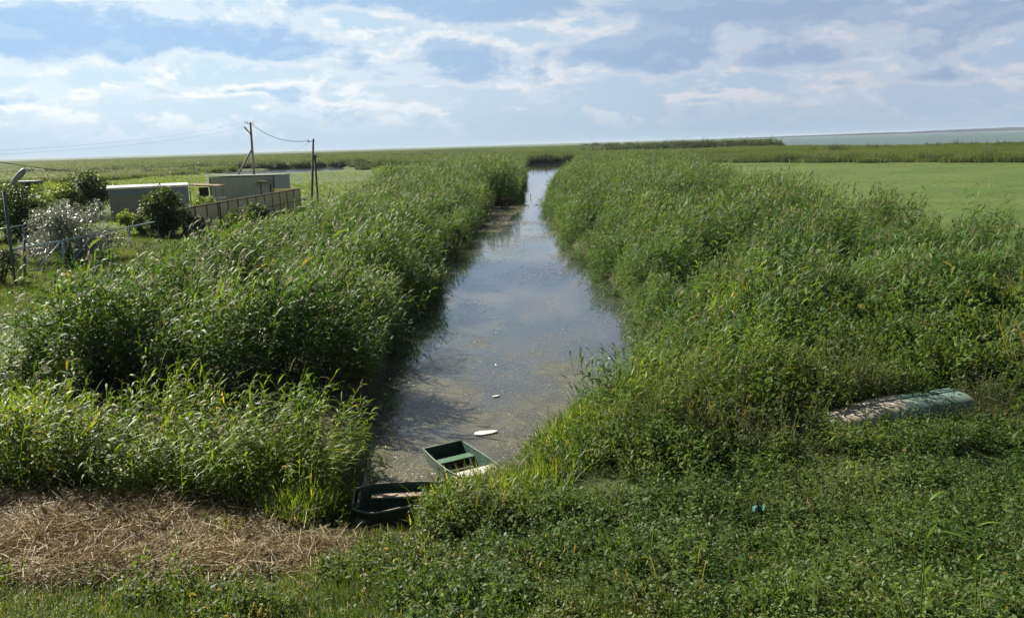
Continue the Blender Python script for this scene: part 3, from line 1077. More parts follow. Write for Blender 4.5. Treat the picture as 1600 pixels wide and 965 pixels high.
    mul *= np.where((np.abs(u) < 2.5) & (w <= -1.7) & (w > -3.0), .62, 1.0)
    g = value_noise(x, y, 1.5, 25, 2)
    dm = domes(x, y, 1.5, 71)
    mul *= .42 + np.clip((g - .28) / .42, 0, 1) * .40 + .62 * dm
    mul *= np.where(value_noise(x * .35, y, 1.1, 27, 2) < .40, .5, 1.0)
    keep = RNG.uniform(size=len(x)) < .45 + .5 * np.clip((g - .25) / .3, 0, 1) + .6 * dm
    x, y, mul = x[keep], y[keep], mul[keep]
    brown = value_noise(x, y, 2.2, 33, 2) * .7 + .55 * np.exp(-(((x - 6.2) / .8) ** 2 + ((y - 18.0) / .8) ** 2)) > .70
    worm = (value_noise(x, y, 2.6, 41, 2) > .68) & ~brown
    for sel, nm, tp, sd in ((~brown & ~worm, 'weed_cover', WEED, 5), (worm, 'wormwood_cover', WORM, 6), (brown, 'dry_weed_cover', BROWN, 7)):
        cover(nm, x[sel], y[sel], tp, 1.0, 1.35, hvar=.3, hscale=.7, seed=sd, spin=4, mul=mul[sel])

    # leafy bushes behind and beside the upturned hull
    x, y = jitter(3.5, 22, 15.6, 29, .95)
    u, w = on_hull(x, y)
    k = (np.abs(u) > 2.7) | (w > 1.5)
    k &= ~((np.abs(u) < 3.2) & (w < 0)) & (y < reedline(x) + 1.8) & (x > 4.6 + .35 * (y - 17)) & in_view(x, y) & (RNG.uniform(size=len(x)) < .72)
    x, y = x[k], y[k]
    cover('weed_thicket', x, y, DOME_W, .8, 1.3, hvar=.3, hscale=2, seed=83, spin=4, sink=.15, mul=np.interp(y, [15.6, 19, 21, 26], [.62, .9, 1.15, 1.3]))

    # small leafy bushes over the near slope
    x, y = jitter(-1.5, 14, 9.5, 16.2, .62)
    k = in_view(x, y, 1.0) & (canal_dist(x, y) < -.9) & (y < 14.2 + .5 * x) & (RNG.uniform(size=len(x)) < np.interp(x, [-1.5, 1, 4], [.25, .55, .65]))
    x, y = x[k], y[k]
    cover('weed_bushes', x, y, DOME_S, .75, 1.35, hvar=.35, hscale=1.5, seed=85, spin=4, sink=.03, mul=np.interp(y, [9.5, 12, 16], [.62, .85, 1.1]))

    # low weeds and turf close to the camera ----------------------------------------------
    x, y = jitter(-10, 12, 7.6, 14.2, .19)
    k = in_view(x, y, 1.0) & ~(in_poly(x, y, STRAW) & (RNG.uniform(size=len(x)) < .95)) & (canal_dist(x, y) < -.6)
    bare = value_noise(x, y, 1.3, 50, 3) > .645
    k &= ~bare | (RNG.uniform(size=len(x)) < .15)
    k &= ~((x > -3.4) & (x < -1.6) & (y > 13.55) & (RNG.uniform(size=len(x)) < .15))
    x, y = x[k], y[k]
    lowp = (value_noise(x, y, 1.2, 61, 2) + np.clip(x * .04, -.12, .22) > .44) & (RNG.uniform(size=len(x)) < .25 + .8 * domes(x, y, 1.3, 73))
    bushy = .4 * value_noise(x, y, .9, 64, 2) + .95 * domes(x, y, 1.3, 73)
    cover('low_weed_cover', x[lowp], y[lowp], LOW + WEED[3:4], .9, 1.3, hvar=.5, hscale=.9, seed=8, spin=4, sink=.01, share=[.29, .29, .26, .16], mul=(.50 + .9 * bushy)[lowp])
    cover('turf', x, y, TURF, hvar=.4, hscale=1.0, seed=9, spin=4, sink=.01)

    # flattened straw ------------------------------------------------------------------------
    x, y = jitter(-12, 0, 11, 15.6, .20)
    inn = in_poly(x, y, STRAW)
    k = (inn | (RNG.uniform(size=len(x)) < .05)) & in_view(x, y, 1.0) & (canal_dist(x, y) < -.9)
    x, y = x[k], y[k]
    cover('straw_litter', x, y, STRAWS, .7, 1.15, hvar=.5, hscale=.8, seed=4, spin=4, sink=.02)

    # rough growth left of the reeds and round the compound -------------------------------------
    x, y = jitter(-46, -10, 19.5, 78, .62)
    o = x - np.interp(y, BLY, BLX)
    gx, gy = x + 25.5, y - 44
    k = (o < .8) & in_view(x, y) & ~((np.abs(gx + .25 * gy) < 1.5) & (np.abs(gy) < 7) & (RNG.uniform(size=len(x)) < .45)) & (y > 20 + .1 * (x + 12))
    k &= (x > -27) | (y < 46) | (RNG.uniform(size=len(x)) < .85)
    x, y = x[k], y[k]
    mul = np.interp(o[k], [-14, -6, -1, .5], [.42, .5, .65, 1.1]) * np.where((y > 33) & (y < 58) & (x < -17), .55, 1.0)
    g = value_noise(x, y, 3.5, 70, 2)
    cover('rough_weed_cover', x[g > .46], y[g > .46], WEED + WORM, 1.1, 1.5, hvar=.5, hscale=2.2, seed=10, spin=4, mul=(mul * (.5 + g))[g > .46])
    cover('rough_grass', x[g <= .54], y[g <= .54], GRASS, 1.1, 1.5, hvar=.4, hscale=2.2, seed=11, spin=4, mul=mul[g <= .54])

    # short turf of the yard
    x, y = jitter(-42, -17, 33, 70, .40)
    k = (x < np.interp(y, BLY, BLX)) & in_view(x, y)
    x, y = x[k], y[k]
    cover('yard_turf', x, y, TURF, 1.2, 1.8, hvar=.4, hscale=2, seed=99, spin=4, sink=.0)

    # grassland behind the compound
    x, y = jitter(-185, -12, 72, 300, 1.5)
    o = x - np.interp(y, BLY, BLX)
    k = (o < .5) & in_view(x, y) & ~in_poly(x, y, POND) & (RNG.uniform(size=len(x)) < .8)
    x, y = x[k], y[k]
    wedge = (y > 200) & (x / y < -.16) & (x / y > -.36)
    x, y = x[~wedge | (y < 262)], y[~wedge | (y < 262)]
    wedge = (y > 170) & (x / y < -.16) & (x / y > -.36)
    cover('grassland', x, y, GRASS, 1.3, 1.9, hvar=.4, hscale=9, seed=13, spin=4, mul=np.interp(y, [72, 140, 290], [.7, .8, 1.0]) * np.where(wedge, .45, 1))
    # meadow: short tufts
    x, y = jitter(20, 190, 36, 236, 1.25)
    k = in_poly(x, y, MEADOW) & in_view(x, y) & (value_noise(x, y, 9, 90, 3) > .46)
    x, y = x[k], y[k]
    cover('meadow_grass', x, y, GRASS, .7, 1.1, hvar=.3, hscale=6, seed=14, spin=4, mul=np.full(len(x), .42))

    # the wide marsh ------------------------------------------------------------------------------
    xs, ys, ms = [], [], []
    for y0, y1, st, sc in ((150, 330, 2.6, .95), (330, 620, 4.4, 1.2), (620, 1100, 9, 1.8), (1100, 1900, 20, 3.0)):
        x, y = jitter(-.68 * y1, .68 * y1, y0, y1, st)
        inw = in_poly(x, y, POND) | in_poly(x, y, LAKE) | (canal_dist(x, y) > -1.5)
        wall = (y > 306 + 4 * (value_noise(x, x * 0, 25, 77) - .5)) | (in_poly(x, y, POND) & False)
        wob = 14 * (value_noise(x, y, 12, 160, 3) - .55)
        rightstrip = (x > np.interp(y, BRY, BRX)) & ~in_poly(x + wob * .5, y + wob, MEADOW)
        leftfar = (x < -60) & (y > 205 - .25 * (x + 60))
        k = (wall | rightstrip | leftfar) & ~inw & in_view(x, y, 6)
        k &= ~((x > -106) & (x < -21) & (y < 342))
        xs.append(x[k]); ys.append(y[k]); ms.append(np.full(k.sum(), sc))
    x, y, m = map(np.concatenate, (xs, ys, ms))
    patch = value_noise(x, y, 90, 101, 3)
    hm = np.interp(patch, [.3, .5, .7], [.45, .75, 1.05]) / np.sqrt(m) * m ** .25
    n = len(x)
    s = m * RNG.uniform(.8, 1.25, n)
    hz = hm * RNG.uniform(.8, 1.15, n)
    scatter('marsh_reeds', np.stack([x, y, land(x, y) - .1], 1), FAR, RNG.uniform(0, 6.28, n), np.stack([s, s, hz], 1))

    # dark thickets: behind the pond, at the channel's end, along the lake -----------------------
    P = []

    def line(pts, step, wdt, h):
        pts = np.array(pts, float)
        for a, b in zip(pts[:-1], pts[1:]):
            L = np.linalg.norm(b - a)
            for q in range(max(1, int(L / step))):
                c = a + (b - a) * RNG.uniform() + RNG.normal(0, wdt, 2)
                P.append((c[0], c[1], h * RNG.uniform(.6, 1.2)))
    line([(-145, 338), (-104, 344), (-66, 342), (-48, 326)], .7, 2.0, 1.15)
    line([(-56, 322), (-50, 296), (-46, 284)], 1.0, 1.5, .8)
    line([(-45, 316), (-20, 312)], 1.0, 1.6, 1.0)
    line([(-22, 312), (6, 310), (22, 309)], .7, 1.2, 1.25)
    line([(-200, 262), (-150, 285), (-105, 296)], 1.0, 4, .9)
    line([(-260, 330), (-190, 350), (-130, 345)], 1.3, 5, 1.1)
    line([(-190, 215), (-120, 235), (-100, 262)], 1.8, 4, .65)
    line([(60, 520), (100, 512), (150, 492)], .5, 5, 2.0)
    line([(90, 520), (155, 486)], .6, 3, 2.3)
    line([(56, 240), (103, 175), (150, 122)], 1.6, 1.6, .9)
    line([(110, 300), (209, 330), (300, 262)], 1.6, 4, 1.2)
    line([(-20, 430), (60, 400), (130, 370)], 2.2, 6, .9)
    line([(-300, 620), (-100, 640), (80, 620)], 4, 14, 1.1)
    line([(90, 1050), (160, 1050)], 1.6, 8, 2.2)
    line([(-500, 800), (-200, 840), (20, 820)], 5, 20, 1.2)
    P = np.array(P)
    x, y = P[:, 0], P[:, 1]
    k = canal_dist(x, y) < -1
    x, y, h = x[k], y[k], P[k, 2]
    n = len(x)
    wd = np.maximum(h, .9) * RNG.uniform(.8, 1.3, n)
    scatter('dark_thicket', np.stack([x, y, np.maximum(land(x, y), .1) - .1], 1), THICK, RNG.uniform(0, 6.28, n), np.stack([wd, wd, h], 1))


grow_vegetation()


def far_shore():
    """the low wooded shore across the lake"""
    rows_t, rows_b = [], []
    xs = np.linspace(1500, 9500, 220)
    v, f = [], []
    for i, x in enumerate(xs):
        y = 6400 + 500 * math.sin(i * .02) - x * .12
        h = 14 + 10 * value_noise(np.array([x]), np.array([0.0]), 300, 5)[0] + 5 * value_noise(np.array([x]), np.array([0.0]), 50, 8)[0]
        h *= min(1, i / 60 + .12)
        v += [(x, y, -1), (x, y, h), (x, y + 150, h * .8), (x, y + 200, -1)]
    for i in range(len(xs) - 1):
        for k in range(3):
            a = i * 4 + k
            f.append((a, a + 1, a + 5, a + 4))
    mb = MB()
    mb.v, mb.f = v, f
    o = mb.build('far_shore', M['far_thicket'])
    tag(o, kind='structure')


far_shore()

# ------------------------------------------------------------------ boats
def hull_rows(L, W, Hh, bow=0.25, blunt=True, n=13, flare=.80, curve=.0, rocker=.10, tail=.86):
    """open hull from stern (x=0) to bow (x=L); rows of section points from rail to rail"""
    rows = []
    for i in range(n):
        s = i / (n - 1)
        w = W / 2 * (tail + (1 - tail) * math.sin(min(s / .45, 1) * math.pi / 2))
        if s > .45:
            q = (s - .45) / .55
            w = W / 2 * (1 - (1 - bow) * q ** 1.9)
        h = Hh * (1 + curve * (abs(s - .5) * 2) ** 2)
        k = rocker * Hh * (2 * abs(s - .45)) ** 3
        x = s * L
        sec = [(x, -w, h), (x, -w * (.5 + flare * .5), h * .5), (x, -w * flare, k + .05 * Hh), (x, -w * flare * .85, k), (x, 0, k - .005),
               (x, w * flare * .85, k), (x, w * flare, k + .05 * Hh), (x, w * (.5 + flare * .5), h * .5), (x, w, h)]
        rows.append(sec)
    return rows


def make_hull(name, rows, m, parent, thick=.025):
    mb = MB().grid(rows)
    n = len(rows[0])
    last = (len(rows) - 1) * n
    mb.f.append(tuple(range(n))[::-1])
    mb.f.append(tuple(last + k for k in range(n)))
    o = mb.build(name, m, parent, smooth=False)
    sd = o.modifiers.new('shell', 'SOLIDIFY')
    sd.thickness, sd.offset = thick, -1
    return o


def rail(rows, m, parent, r=.018):
    pts = [Vector(s[0]) for s in rows] + [Vector(s[-1]) for s in rows[::-1]]
    pts.append(pts[0])
    return MB().tube([p + Vector((0, 0, .004)) for p in pts], r, 6).build('gunwale', m, parent, smooth=True)


def green_boat():
    a = math.atan2(-.86, .50)
    root = empty('rowing_boat', (-1.66, 17.9, -.10), a)
    tag(root, 'small dark green open boat afloat at the channel head with one white seat', 'boat')
    rows = hull_rows(2.6, 1.06, .44, bow=.55, tail=.90, curve=.10)
    make_hull('hull', rows, M['boat_green'], root)
    rail(rows, M['boat_green'], root)
    MB().box((.52, 0, .315), (.25, .92, .028)).build('seat', M['boat_seat_green'], root, bevel=.005)
    s = MB().box((1.62, 0, .385), (.34, 1.02, .028)).build('seat', M['boat_seat_white'], root, bevel=.005)
    s['label'] = 'white painted plank seat in full sun'
    MB().box((1.1, -.30, .095), (1.6, .07, .03)).box((1.1, .30, .095), (1.6, .07, .03)).build('floor_slat', M['boat_green'], root)
    return root


def old_boat():
    root = empty('rowing_boat', (-3.15, 15.0, .08), rad(7))
    tag(root, 'old dark rowing boat with a rounded blunt end, pushed into the bank grass', 'boat')
    root.rotation_euler = (rad(9), rad(1), rad(5))
    rows = []
    L, Wd, Hh = 2.0, .84, .38
    for i in range(15):
        s = i / 14
        w = Wd / 2 * (.62 + .38 * math.sin(min(s / .22, 1) * math.pi / 2))
        if s > .6:
            w *= 1 - .5 * ((s - .6) / .4) ** 2
        dip = .06 * math.sin(s * math.pi * 2.2 + .6)
        x = s * L
        k = .10 * max(0, 1 - s / .2)
        rows.append([(x, -w, Hh - dip - .03), (x, -w * .93, .22), (x, -w * .8, k + .04), (x, -w * .6, k), (x, 0, k),
                     (x, w * .6, k), (x, w * .8, k + .04), (x, w * .93, .22), (x, w, Hh + .03)])
    make_hull('hull', rows, M['boat_dark'], root, .03)
    rail(rows, M['boat_rim'], root, .020)
    MB().box((1.2, .16, .30), (1.75, .17, .03), tilt=Matrix.Rotation(rad(-4), 3, 'X')).build('plank', M['plank'], root, bevel=.004)
    MB().box((.10, 0, .27), (.05, .60, .22)).build('end_board', M['boat_dark'], root, bevel=.004)
    return root


def upturned_boat():
    root = empty('upturned_boat', (8.40, 17.8, float(land(8.40, 17.8)) - .20), rad(14))
    tag(root, 'upturned hull with bare peeling left half and turquoise green right end, lying among tall weeds', 'boat')
    rows = []
    n, L = 25, 3.6
    for i in range(n):
        s = i / (n - 1)
        x = (s - .5) * L
        w = .60 * (.30 + .70 * math.sin(min(s / .42, 1) * math.pi / 2) ** .8)
        h = .45 * (.50 + .50 * math.sin(min(s / .55, 1) * math.pi / 2)) + .08 * s
        sec = []
        for k in range(17):
            q = math.pi * k / 16
            c, d = math.cos(q), math.sin(q)
            sec.append((x, w * math.copysign(abs(c) ** .72, c), h * d ** .62))
        rows.append(sec)
    mb = MB().grid(rows)
    m = len(rows[0])
    mb.f.append(tuple(range(m))[::-1])
    mb.f.append(tuple((n - 1) * m + k for k in range(m)))
    h = mb.build('hull', M['hull_peel'], root, smooth=True)
    h.data.set_sharp_from_angle(angle=rad(50))
    MB().tube([Vector(r[8]) + Vector((0, 0, .006)) for r in rows], .016, 6).build('keel', M['hull_peel'], root, smooth=True)
    for sgn in (0, -1):
        MB().tube([Vector(r[sgn]) + Vector((0, 0, .02)) for r in rows], .022, 6).build('gunwale', M['hull_peel'], root, smooth=True)


green_boat()
old_boat()
upturned_boat()


def floating_board(px, py, L, Wd, rz, label):
    c = on(px, py, .012)
    n = 16
    top = []
    for i in range(n):
        a = 2 * math.pi * i / n
        x, y = math.cos(a), math.sin(a)
        taper = 1 - .35 * x
        top.append((L / 2 * math.copysign(abs(x) ** .8, x), Wd / 2 * y * taper))
    mb = MB()
    mb.v = [(x, y, .022) for x, y in top] + [(x * .98, y * .97, -.02) for x, y in top]
    mb.f = [tuple(range(n)), tuple(range(2 * n - 1, n - 1, -1))] + [(i, i + n, (i + 1) % n + n, (i + 1) % n) for i in range(n)]
    o = mb.build('floating_board', M['floating_white'])
    o.location = c
    o.rotation_euler = (rad(1.5), rad(-1), rz)
    tag(o, label, 'board')


floating_board(759, 676, .58, .24, rad(14), 'white leaf-shaped board floating just beyond the green boat')
floating_board(775, 619, .22, .09, rad(20), 'small white scrap of board floating farther out on the weedy water')


def floating_bits():
    """flecks of weed and seed drifting on the channel: nobody could count them"""
    n = 80000
    y = 15.2 + (RNG.uniform(size=n) ** 1.9) * 62
    L, R = np.interp(y, LY, LX), np.interp(y, RY, RX)
    x = L - .2 + (R - L + .4) * RNG.uniform(size=n)
    thick = value_noise(x, y * .6, 1.6, 201, 4) + np.interp(y, [15, 24, 40, 75], [.16, .09, -.02, -.05])
    edge = np.minimum(x - L, R - x)
    thick = thick + .10 * np.exp(-np.maximum(edge, 0) / .5)
    keep = RNG.uniform(size=n) < np.clip((thick - .42) * 4.5, 0.02, 1)
    x, y = x[keep], y[keep]
    # the shelf of matted weed along the left bank far out
    m = 9000
    ys = RNG.uniform(52, 99, m)
    Ls, Rs = np.interp(ys, LY, LX), np.interp(ys, RY, RX)
    wdt = (Rs - Ls) * np.interp(ys, [52, 70, 84, 97, 99], [.15, .35, .42, .8, .9])
    xs = Ls + wdt * RNG.uniform(size=m)
    kk = value_noise(xs, ys * .4, 1.5, 220, 3) > .42
    x, y = np.concatenate([x, xs[kk]]), np.concatenate([y, ys[kk]])
    n = len(x)
    s = RNG.uniform(.012, .040, n) * np.interp(y, [15, 30, 60, 99], [1, 1.3, 2.2, 5])
    b = np.stack([x, y, RNG.uniform(.004, .014, n)], 1)
    a = RNG.uniform(0, 6.28, n)
    el = RNG.normal(0, .14, n)
    d = np.stack([np.cos(a) * np.cos(el), np.sin(a) * np.cos(el), np.sin(el)], 1)
    vf = strips(b, d, s * RNG.uniform(1, 2.4, n), s, np.zeros(n), 1, RNG.normal(0, .25, n))
    me = np_mesh('floating_weed', vf[0], vf[1], [M['floating_weed']], np.repeat(RNG.uniform(0, 1, n), 4))
    o = bpy.data.objects.new('floating_weed', me)
    COL.objects.link(o)
    tag(o, kind='stuff')


M['floating_weed'] = foliage('floating_weed', (.12, .11, .06), (.25, .225, .12), (.42, .38, .27), (.55, .52, .45), .10, .1, .35, .6, .5)
floating_bits()


def rag(px, py, z, size, label):
    c = on(px, py, z)
    mb = MB()
    n = 9
    rows = []
    for i in range(n):
        rows.append([(size * (i / (n - 1) - .5) + RNG.normal(0, .006), size * .7 * (k / (n - 1) - .5) + RNG.normal(0, .006),
                      .05 + .09 * math.sin(i * 1.1 + k * .7) * math.cos(k * .9) * size * 4 + RNG.normal(0, .012)) for k in range(n)])
    o = mb.grid(rows).build('plastic_bag', M['rag'], smooth=True)
    sd = o.modifiers.new('shell', 'SOLIDIFY'); sd.thickness = .004
    o.location = c
    tag(o, label, 'plastic bag')


rag(1187, 799, .90, .22, 'crumpled turquoise plastic bag lying in the low weeds')
rag(984, 611, .30, .26, 'pale turquoise scrap of plastic caught at the right water edge')

# a stake in the channel, far out
c = on(829, 309, 0)
tag(MB().tube([c + Vector((0, 0, -.3)), c + Vector((.05, 0, .55))], .05, 6).build('stake', M['pole_wood']), 'thin dark stake standing in the far channel water', 'stake')

# ------------------------------------------------------------------ compound on the left
GZ = 0.55


def site_building():
    A, B, C = at(327, 272, 114), at(427, 274, 112), at(448, 272, 116.5)
    u = (B - A); u.z = 0
    Wd = u.length
    rz = math.atan2(u.y, u.x)
    H = B.z - GZ
    D = 4.6
    root = empty('site_cabin', (A.x, A.y, GZ), rz)
    tag(root, 'grey flat-roofed cabin with blue corner trim and an arched canopy over its pale door', 'building')
    body = MB().box((Wd / 2, D / 2, H / 2 - .05), (Wd, D, H - .1)).build('wall', M['wall_grey'], root)
    # profiled sheet: narrow ribs on the walls
    rb = MB()
    for i in range(40):
        rb.box((Wd * (i + .5) / 40, -.012, H / 2 - .05), (.05, .02, H - .2))
    for i in range(18):
        rb.box((Wd + .012, D * (i + .5) / 18, H / 2 - .05), (.02, .05, H - .2))
    rb.build('wall_rib', M['wall_grey'], root)
    MB().box((Wd / 2, D / 2, H + .02), (Wd + .3, D + .3, .13), tilt=Matrix.Rotation(rad(-1.2), 3, 'X')).build('roof', M['roof_white'], root, bevel=.01)
    for x in (0, Wd):
        MB().box((x, -.02, H / 2 - .05), (.20, .05, H - .12)).build('corner_trim', M['trim_blue'], root)
    d = Wd * .87
    dr = MB().box((d, -.05, 1.15), (1.15, .05, 2.1)).build('door', M['door_grey'], root)
    MB().box((d + .42, -.085, 1.1), (.05, .03, .16)).build('handle', M['pipe_dark'], dr)
    for x in (d - .68, d + .68):
        MB().box((x, -.05, 1.2), (.18, .055, 2.3)).build('door_trim', M['trim_blue'], root)
    rows = []
    for i in range(9):
        q = math.pi * (.12 + .76 * i / 8)
        rows.append([(d - 1.25 * math.cos(q), -.03, 2.15 + .62 * math.sin(q)), (d - 1.25 * math.cos(q), -1.15, 2.10 + .62 * math.sin(q))])
    cn = MB().grid(rows).build('canopy', M['canopy'], root, smooth=True)
    sd = cn.modifiers.new('shell', 'SOLIDIFY'); sd.thickness = .05
    for x in (d - .95, d + .95):
        MB().tube([(x, -.04, 1.8), (x, -1.0, 2.42)], .025, 6).build('canopy_bracket', M['trim_blue'], cn)


def wagon():
    A, B = at(168, 292, 84), at(293, 288, 87)
    u = B - A; u.z = 0
    L = u.length
    rz = math.atan2(u.y, u.x)
    H = B.z - GZ
    D = 3.0
    root = empty('site_wagon', (A.x, A.y, GZ), rz)
    tag(root, 'long low grey wagon with a blue band and a bright white roof, behind the bushes', 'building')
    MB().box((L / 2, D / 2, H / 2 + .1), (L, D, H - .5)).build('wall', M['wagon_wall'], root)
    MB().box((L / 2, -.012, H - .55), (L, .03, .42)).build('band', M['wagon_blue'], root)
    MB().box((L - .55, -.014, H / 2 - .1), (1.0, .03, H - 1.0)).build('end_panel', M['wagon_blue'], root)
    MB().box((L / 2, D / 2, H - .06), (L + .25, D + .3, .20), tilt=Matrix.Rotation(rad(2.0), 3, 'X')).build('roof', M['roof_white'], root, bevel=.03)
    for x in (1.5, L - 1.5):
        MB().box((x, D / 2, .18), (.35, D - .3, .45)).build('support', M['pole_wood'], root)


def lean_to():
    A, B = at(294, 289, 88.5), at(335, 292, 90)
    root = empty('lean_to', (A.x, A.y, GZ), 0)
    tag(root, 'rusty sheet lean-to roof on thin posts between the wagon and the cabin', 'shelter')
    w = (B - A).length + .3
    h = A.z - GZ
    MB().box((w / 2, 1.1, h - .1), (w, 2.6, .10), tilt=Matrix.Rotation(rad(4), 3, 'Y')).build('roof', M['rust_sheet'], root)
    for x, y in ((w - .15, -.1), (w - .15, 2.2), (.15, -.1)):
        MB().tube([(x, y, 0), (x, y, h - .25)], .05, 6).build('post', M['pole_wood'], root)
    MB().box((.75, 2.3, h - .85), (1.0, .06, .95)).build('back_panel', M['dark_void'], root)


def yard_table():
    c = at(340, 309, 88)
    root = empty('yard_table', (c.x, c.y, GZ), rad(8))
    tag(root, 'white-topped yard table under the edge of the lean-to', 'table')
    h = max(.7, c.z - GZ)
    MB().box((0, 0, h), (1.5, .8, .08)).build('table_top', M['white_plastic'], root, bevel=.01)
    for sx in (-.62, .62):
        for sy in (-.3, .3):
            MB().tube([(sx, sy, 0), (sx, sy, h - .04)], .03, 6).build('leg', M['pole_wood'], root)


def beige_fence():
    A, B = Vector((*on(288, 366, GZ).xy, GZ)), Vector((*on(470, 323, GZ).xy, GZ))
    u = B - A
    L = u.length
    root = empty('sheet_fence', A, math.atan2(u.y, u.x))
    tag(root, 'beige sheet metal fence with rust red posts running back past the cabin', 'fence')
    H = 2.15
    npan = 13
    mb = MB()
    for i in range(npan):
        x0 = L * i / npan
        w = L / npan
        mb.box((x0 + w / 2, .03, H / 2 + .08), (w - .02, .03, H - .12))
        for k in range(8):
            mb.box((x0 + w * (k + .5) / 8, .008, H / 2 + .08), (w / 22, .02, H - .16))
    mb.build('sheet_panel', M['fence_beige'], root)
    MB().box((L / 2, -.02, H - .12), (L, .05, .06)).box((L / 2, -.02, .75), (L, .05, .06)).build('rail', M['fence_post'], root)
    for i in range(npan + 1):
        MB().box((L * i / npan, -.04, H / 2), (.10, .07, H)).build('post', M['fence_post'], root)
        if i == 3:
            MB().box((L * i / npan + .45, -.04, H / 2), (.10, .07, H)).build('post', M['fence_post'], root)
    # return at the far end
    r = MB().box((L + .06, 1.6, H / 2 + .08), (.04, 3.0, H - .1)).build('end_panel', M['fence_beige'], root)
    MB().box((L + .02, 3.1, H / 2), (.12, .12, H)).build('post', M['fence_post'], root)


def utility_poles():
    T = at(391, 191, 122)
    B = at(398.5, 300, 122); B.z = GZ - .3
    root = empty('utility_pole', (B.x, B.y, GZ))
    tag(root, 'tall grey utility pole with a slanting brace and a white lamp, behind the cabin', 'utility pole')
    o = Vector((B.x, B.y, GZ))
    top = T - o
    base = B - o
    MB().tube([base, (base + top) / 2, top], [.22, .19, .15], 10).build('pole', M['pole'], root, smooth=True)
    mid = base.lerp(top, .66)
    foot = at(378, 262, 121) - o
    foot = foot + (foot - mid) * (foot.z / max(.1, (mid.z - foot.z)))
    MB().tube([foot, mid], [.16, .13], 8).build('brace', M['pole'], root, smooth=True)
    ar = MB().tube([top + Vector((-.75, 0, -.1)), top + Vector((.5, 0, -.35))], .05, 6).build('cross_arm', M['pole_wood'], root)
    for x in (-.7, -.4, .4):
        MB().tube([top + Vector((x, 0, -.15)), top + Vector((x, 0, .18))], [.05, .035], 8).build('insulator', M['white_plastic'], ar)
    c = at(388, 204, 122) - o
    rows = []
    for i in range(7):
        q = i / 6
        rows.append([c + Vector((-.55 + .75 * q + .18 * math.cos(a) * math.sin(math.pi * (.15 + .8 * q)), .25 * math.sin(a) * math.sin(math.pi * (.15 + .8 * q)), .55 - 1.0 * q))
                     for a in np.linspace(0, 2 * math.pi, 11)])
    lp = MB().grid(rows).build('lamp_head', M['white_plastic'], root, smooth=True)
    MB().tube([c + Vector((.1, 0, -.3)), base.lerp(top, .80)], .04, 6).build('arm', M['pole'], lp)

    T2 = at(489.5, 217, 99)
    L2, R2 = on(487, 322, GZ), on(497.5, 321, GZ)
    root2 = empty('utility_pole', (T2.x, T2.y, GZ))
    tag(root2, 'dark wooden A-frame pole with two legs beyond the end of the beige fence', 'utility pole')
    o = Vector((T2.x, T2.y, GZ))
    t = T2 - o
    MB().tube([L2 - o - Vector((0, 0, .3)), t * .5 + (L2 - o) * .5 + Vector((0, 0, 0)), t], [.15, .13, .11], 8).build('pole', M['pole_wood'], root2, smooth=True)
    MB().tube([R2 - o - Vector((0, 0, .3)), (t * .72) + (R2 - o) * .10], [.13, .11], 8).build('prop_leg', M['pole_wood'], root2, smooth=True)
    MB().box(t * .74, (.42, .36, .35)).build('clamp', M['pole_wood'], root2)
    ar = MB().tube([t + Vector((-.6, 0, -.35)), t + Vector((.15, 0, -.2))], .04, 6).build('bracket', M['pole_wood'], root2)
    MB().tube([t + Vector((-.6, 0, -.4)), t + Vector((-.6, 0, -.1))], .05, 6).build('insulator', M['white_plastic'], ar)

    def wire(a, b, sag, r, label):
        pts = [a.lerp(b, i / 24) - Vector((0, 0, sag * 4 * (i / 24) * (1 - i / 24))) for i in range(25)]
        w = MB().tube(pts, r, 5).build('overhead_wire', M['wire'])
        tag(w, label, 'wire')
    wire(T + Vector((.4, 0, -.5)), T2 + Vector((-.5, 0, -.2)), .8, .032, 'sagging dark wire between the two utility poles')
    wire(at(-40, 247, 26), at(175, 268, 88), .25, .016, 'black wire running in from the left edge to the wagon')
    wire(T + Vector((-.6, 0, .05)), at(-40, 237, 60), .6, .0055, 'thin pale wire from the tall pole to the left edge, the higher of two')
    wire(T + Vector((-.35, 0, -.6)), at(-40, 243, 60), .6, .0055, 'thin pale wire from the tall pole to the left edge, the lower of two')
    wire(T2 + Vector((-.5, 0, -.3)), at(452, 239, 150), .2, .012, 'thin wire falling away behind from the A-frame pole')


def street_lamp():
    Y = 43.0
    K = at(6, 299, Y)
    root = empty('street_lamp', (K.x - .1, Y, GZ))
    tag(root, 'grey street lamp with leaning arm and long head above the pipe gate', 'street lamp')
    o = Vector((K.x - .1, Y, GZ))
    MB().tube([(0, 0, -.2), K - o], .075, 10).build('post', M['pipe_dark'], root, smooth=True)
    e = at(18, 287, Y) - o
    a = MB().tube([K - o, (K - o).lerp(e, .6) + Vector((0, 0, .06)), e], [.05, .045, .04], 8).build('arm', M['lamp_grey'], root, smooth=True)
    f = at(40, 264, Y) - o
    pts = [e.lerp(f, q) for q in (0, .12, .35, .65, .9, 1)]
    MB().tube(pts, [.05, .10, .14, .16, .13, .05], 12).build('lamp_head', M['lamp_grey'], root, smooth=True)
    g = at(27, 294, Y) - o
    MB().tube([e.lerp(f, .1), g], [.035, .05], 8).build('photocell', M['pipe_dark'], root, smooth=True)


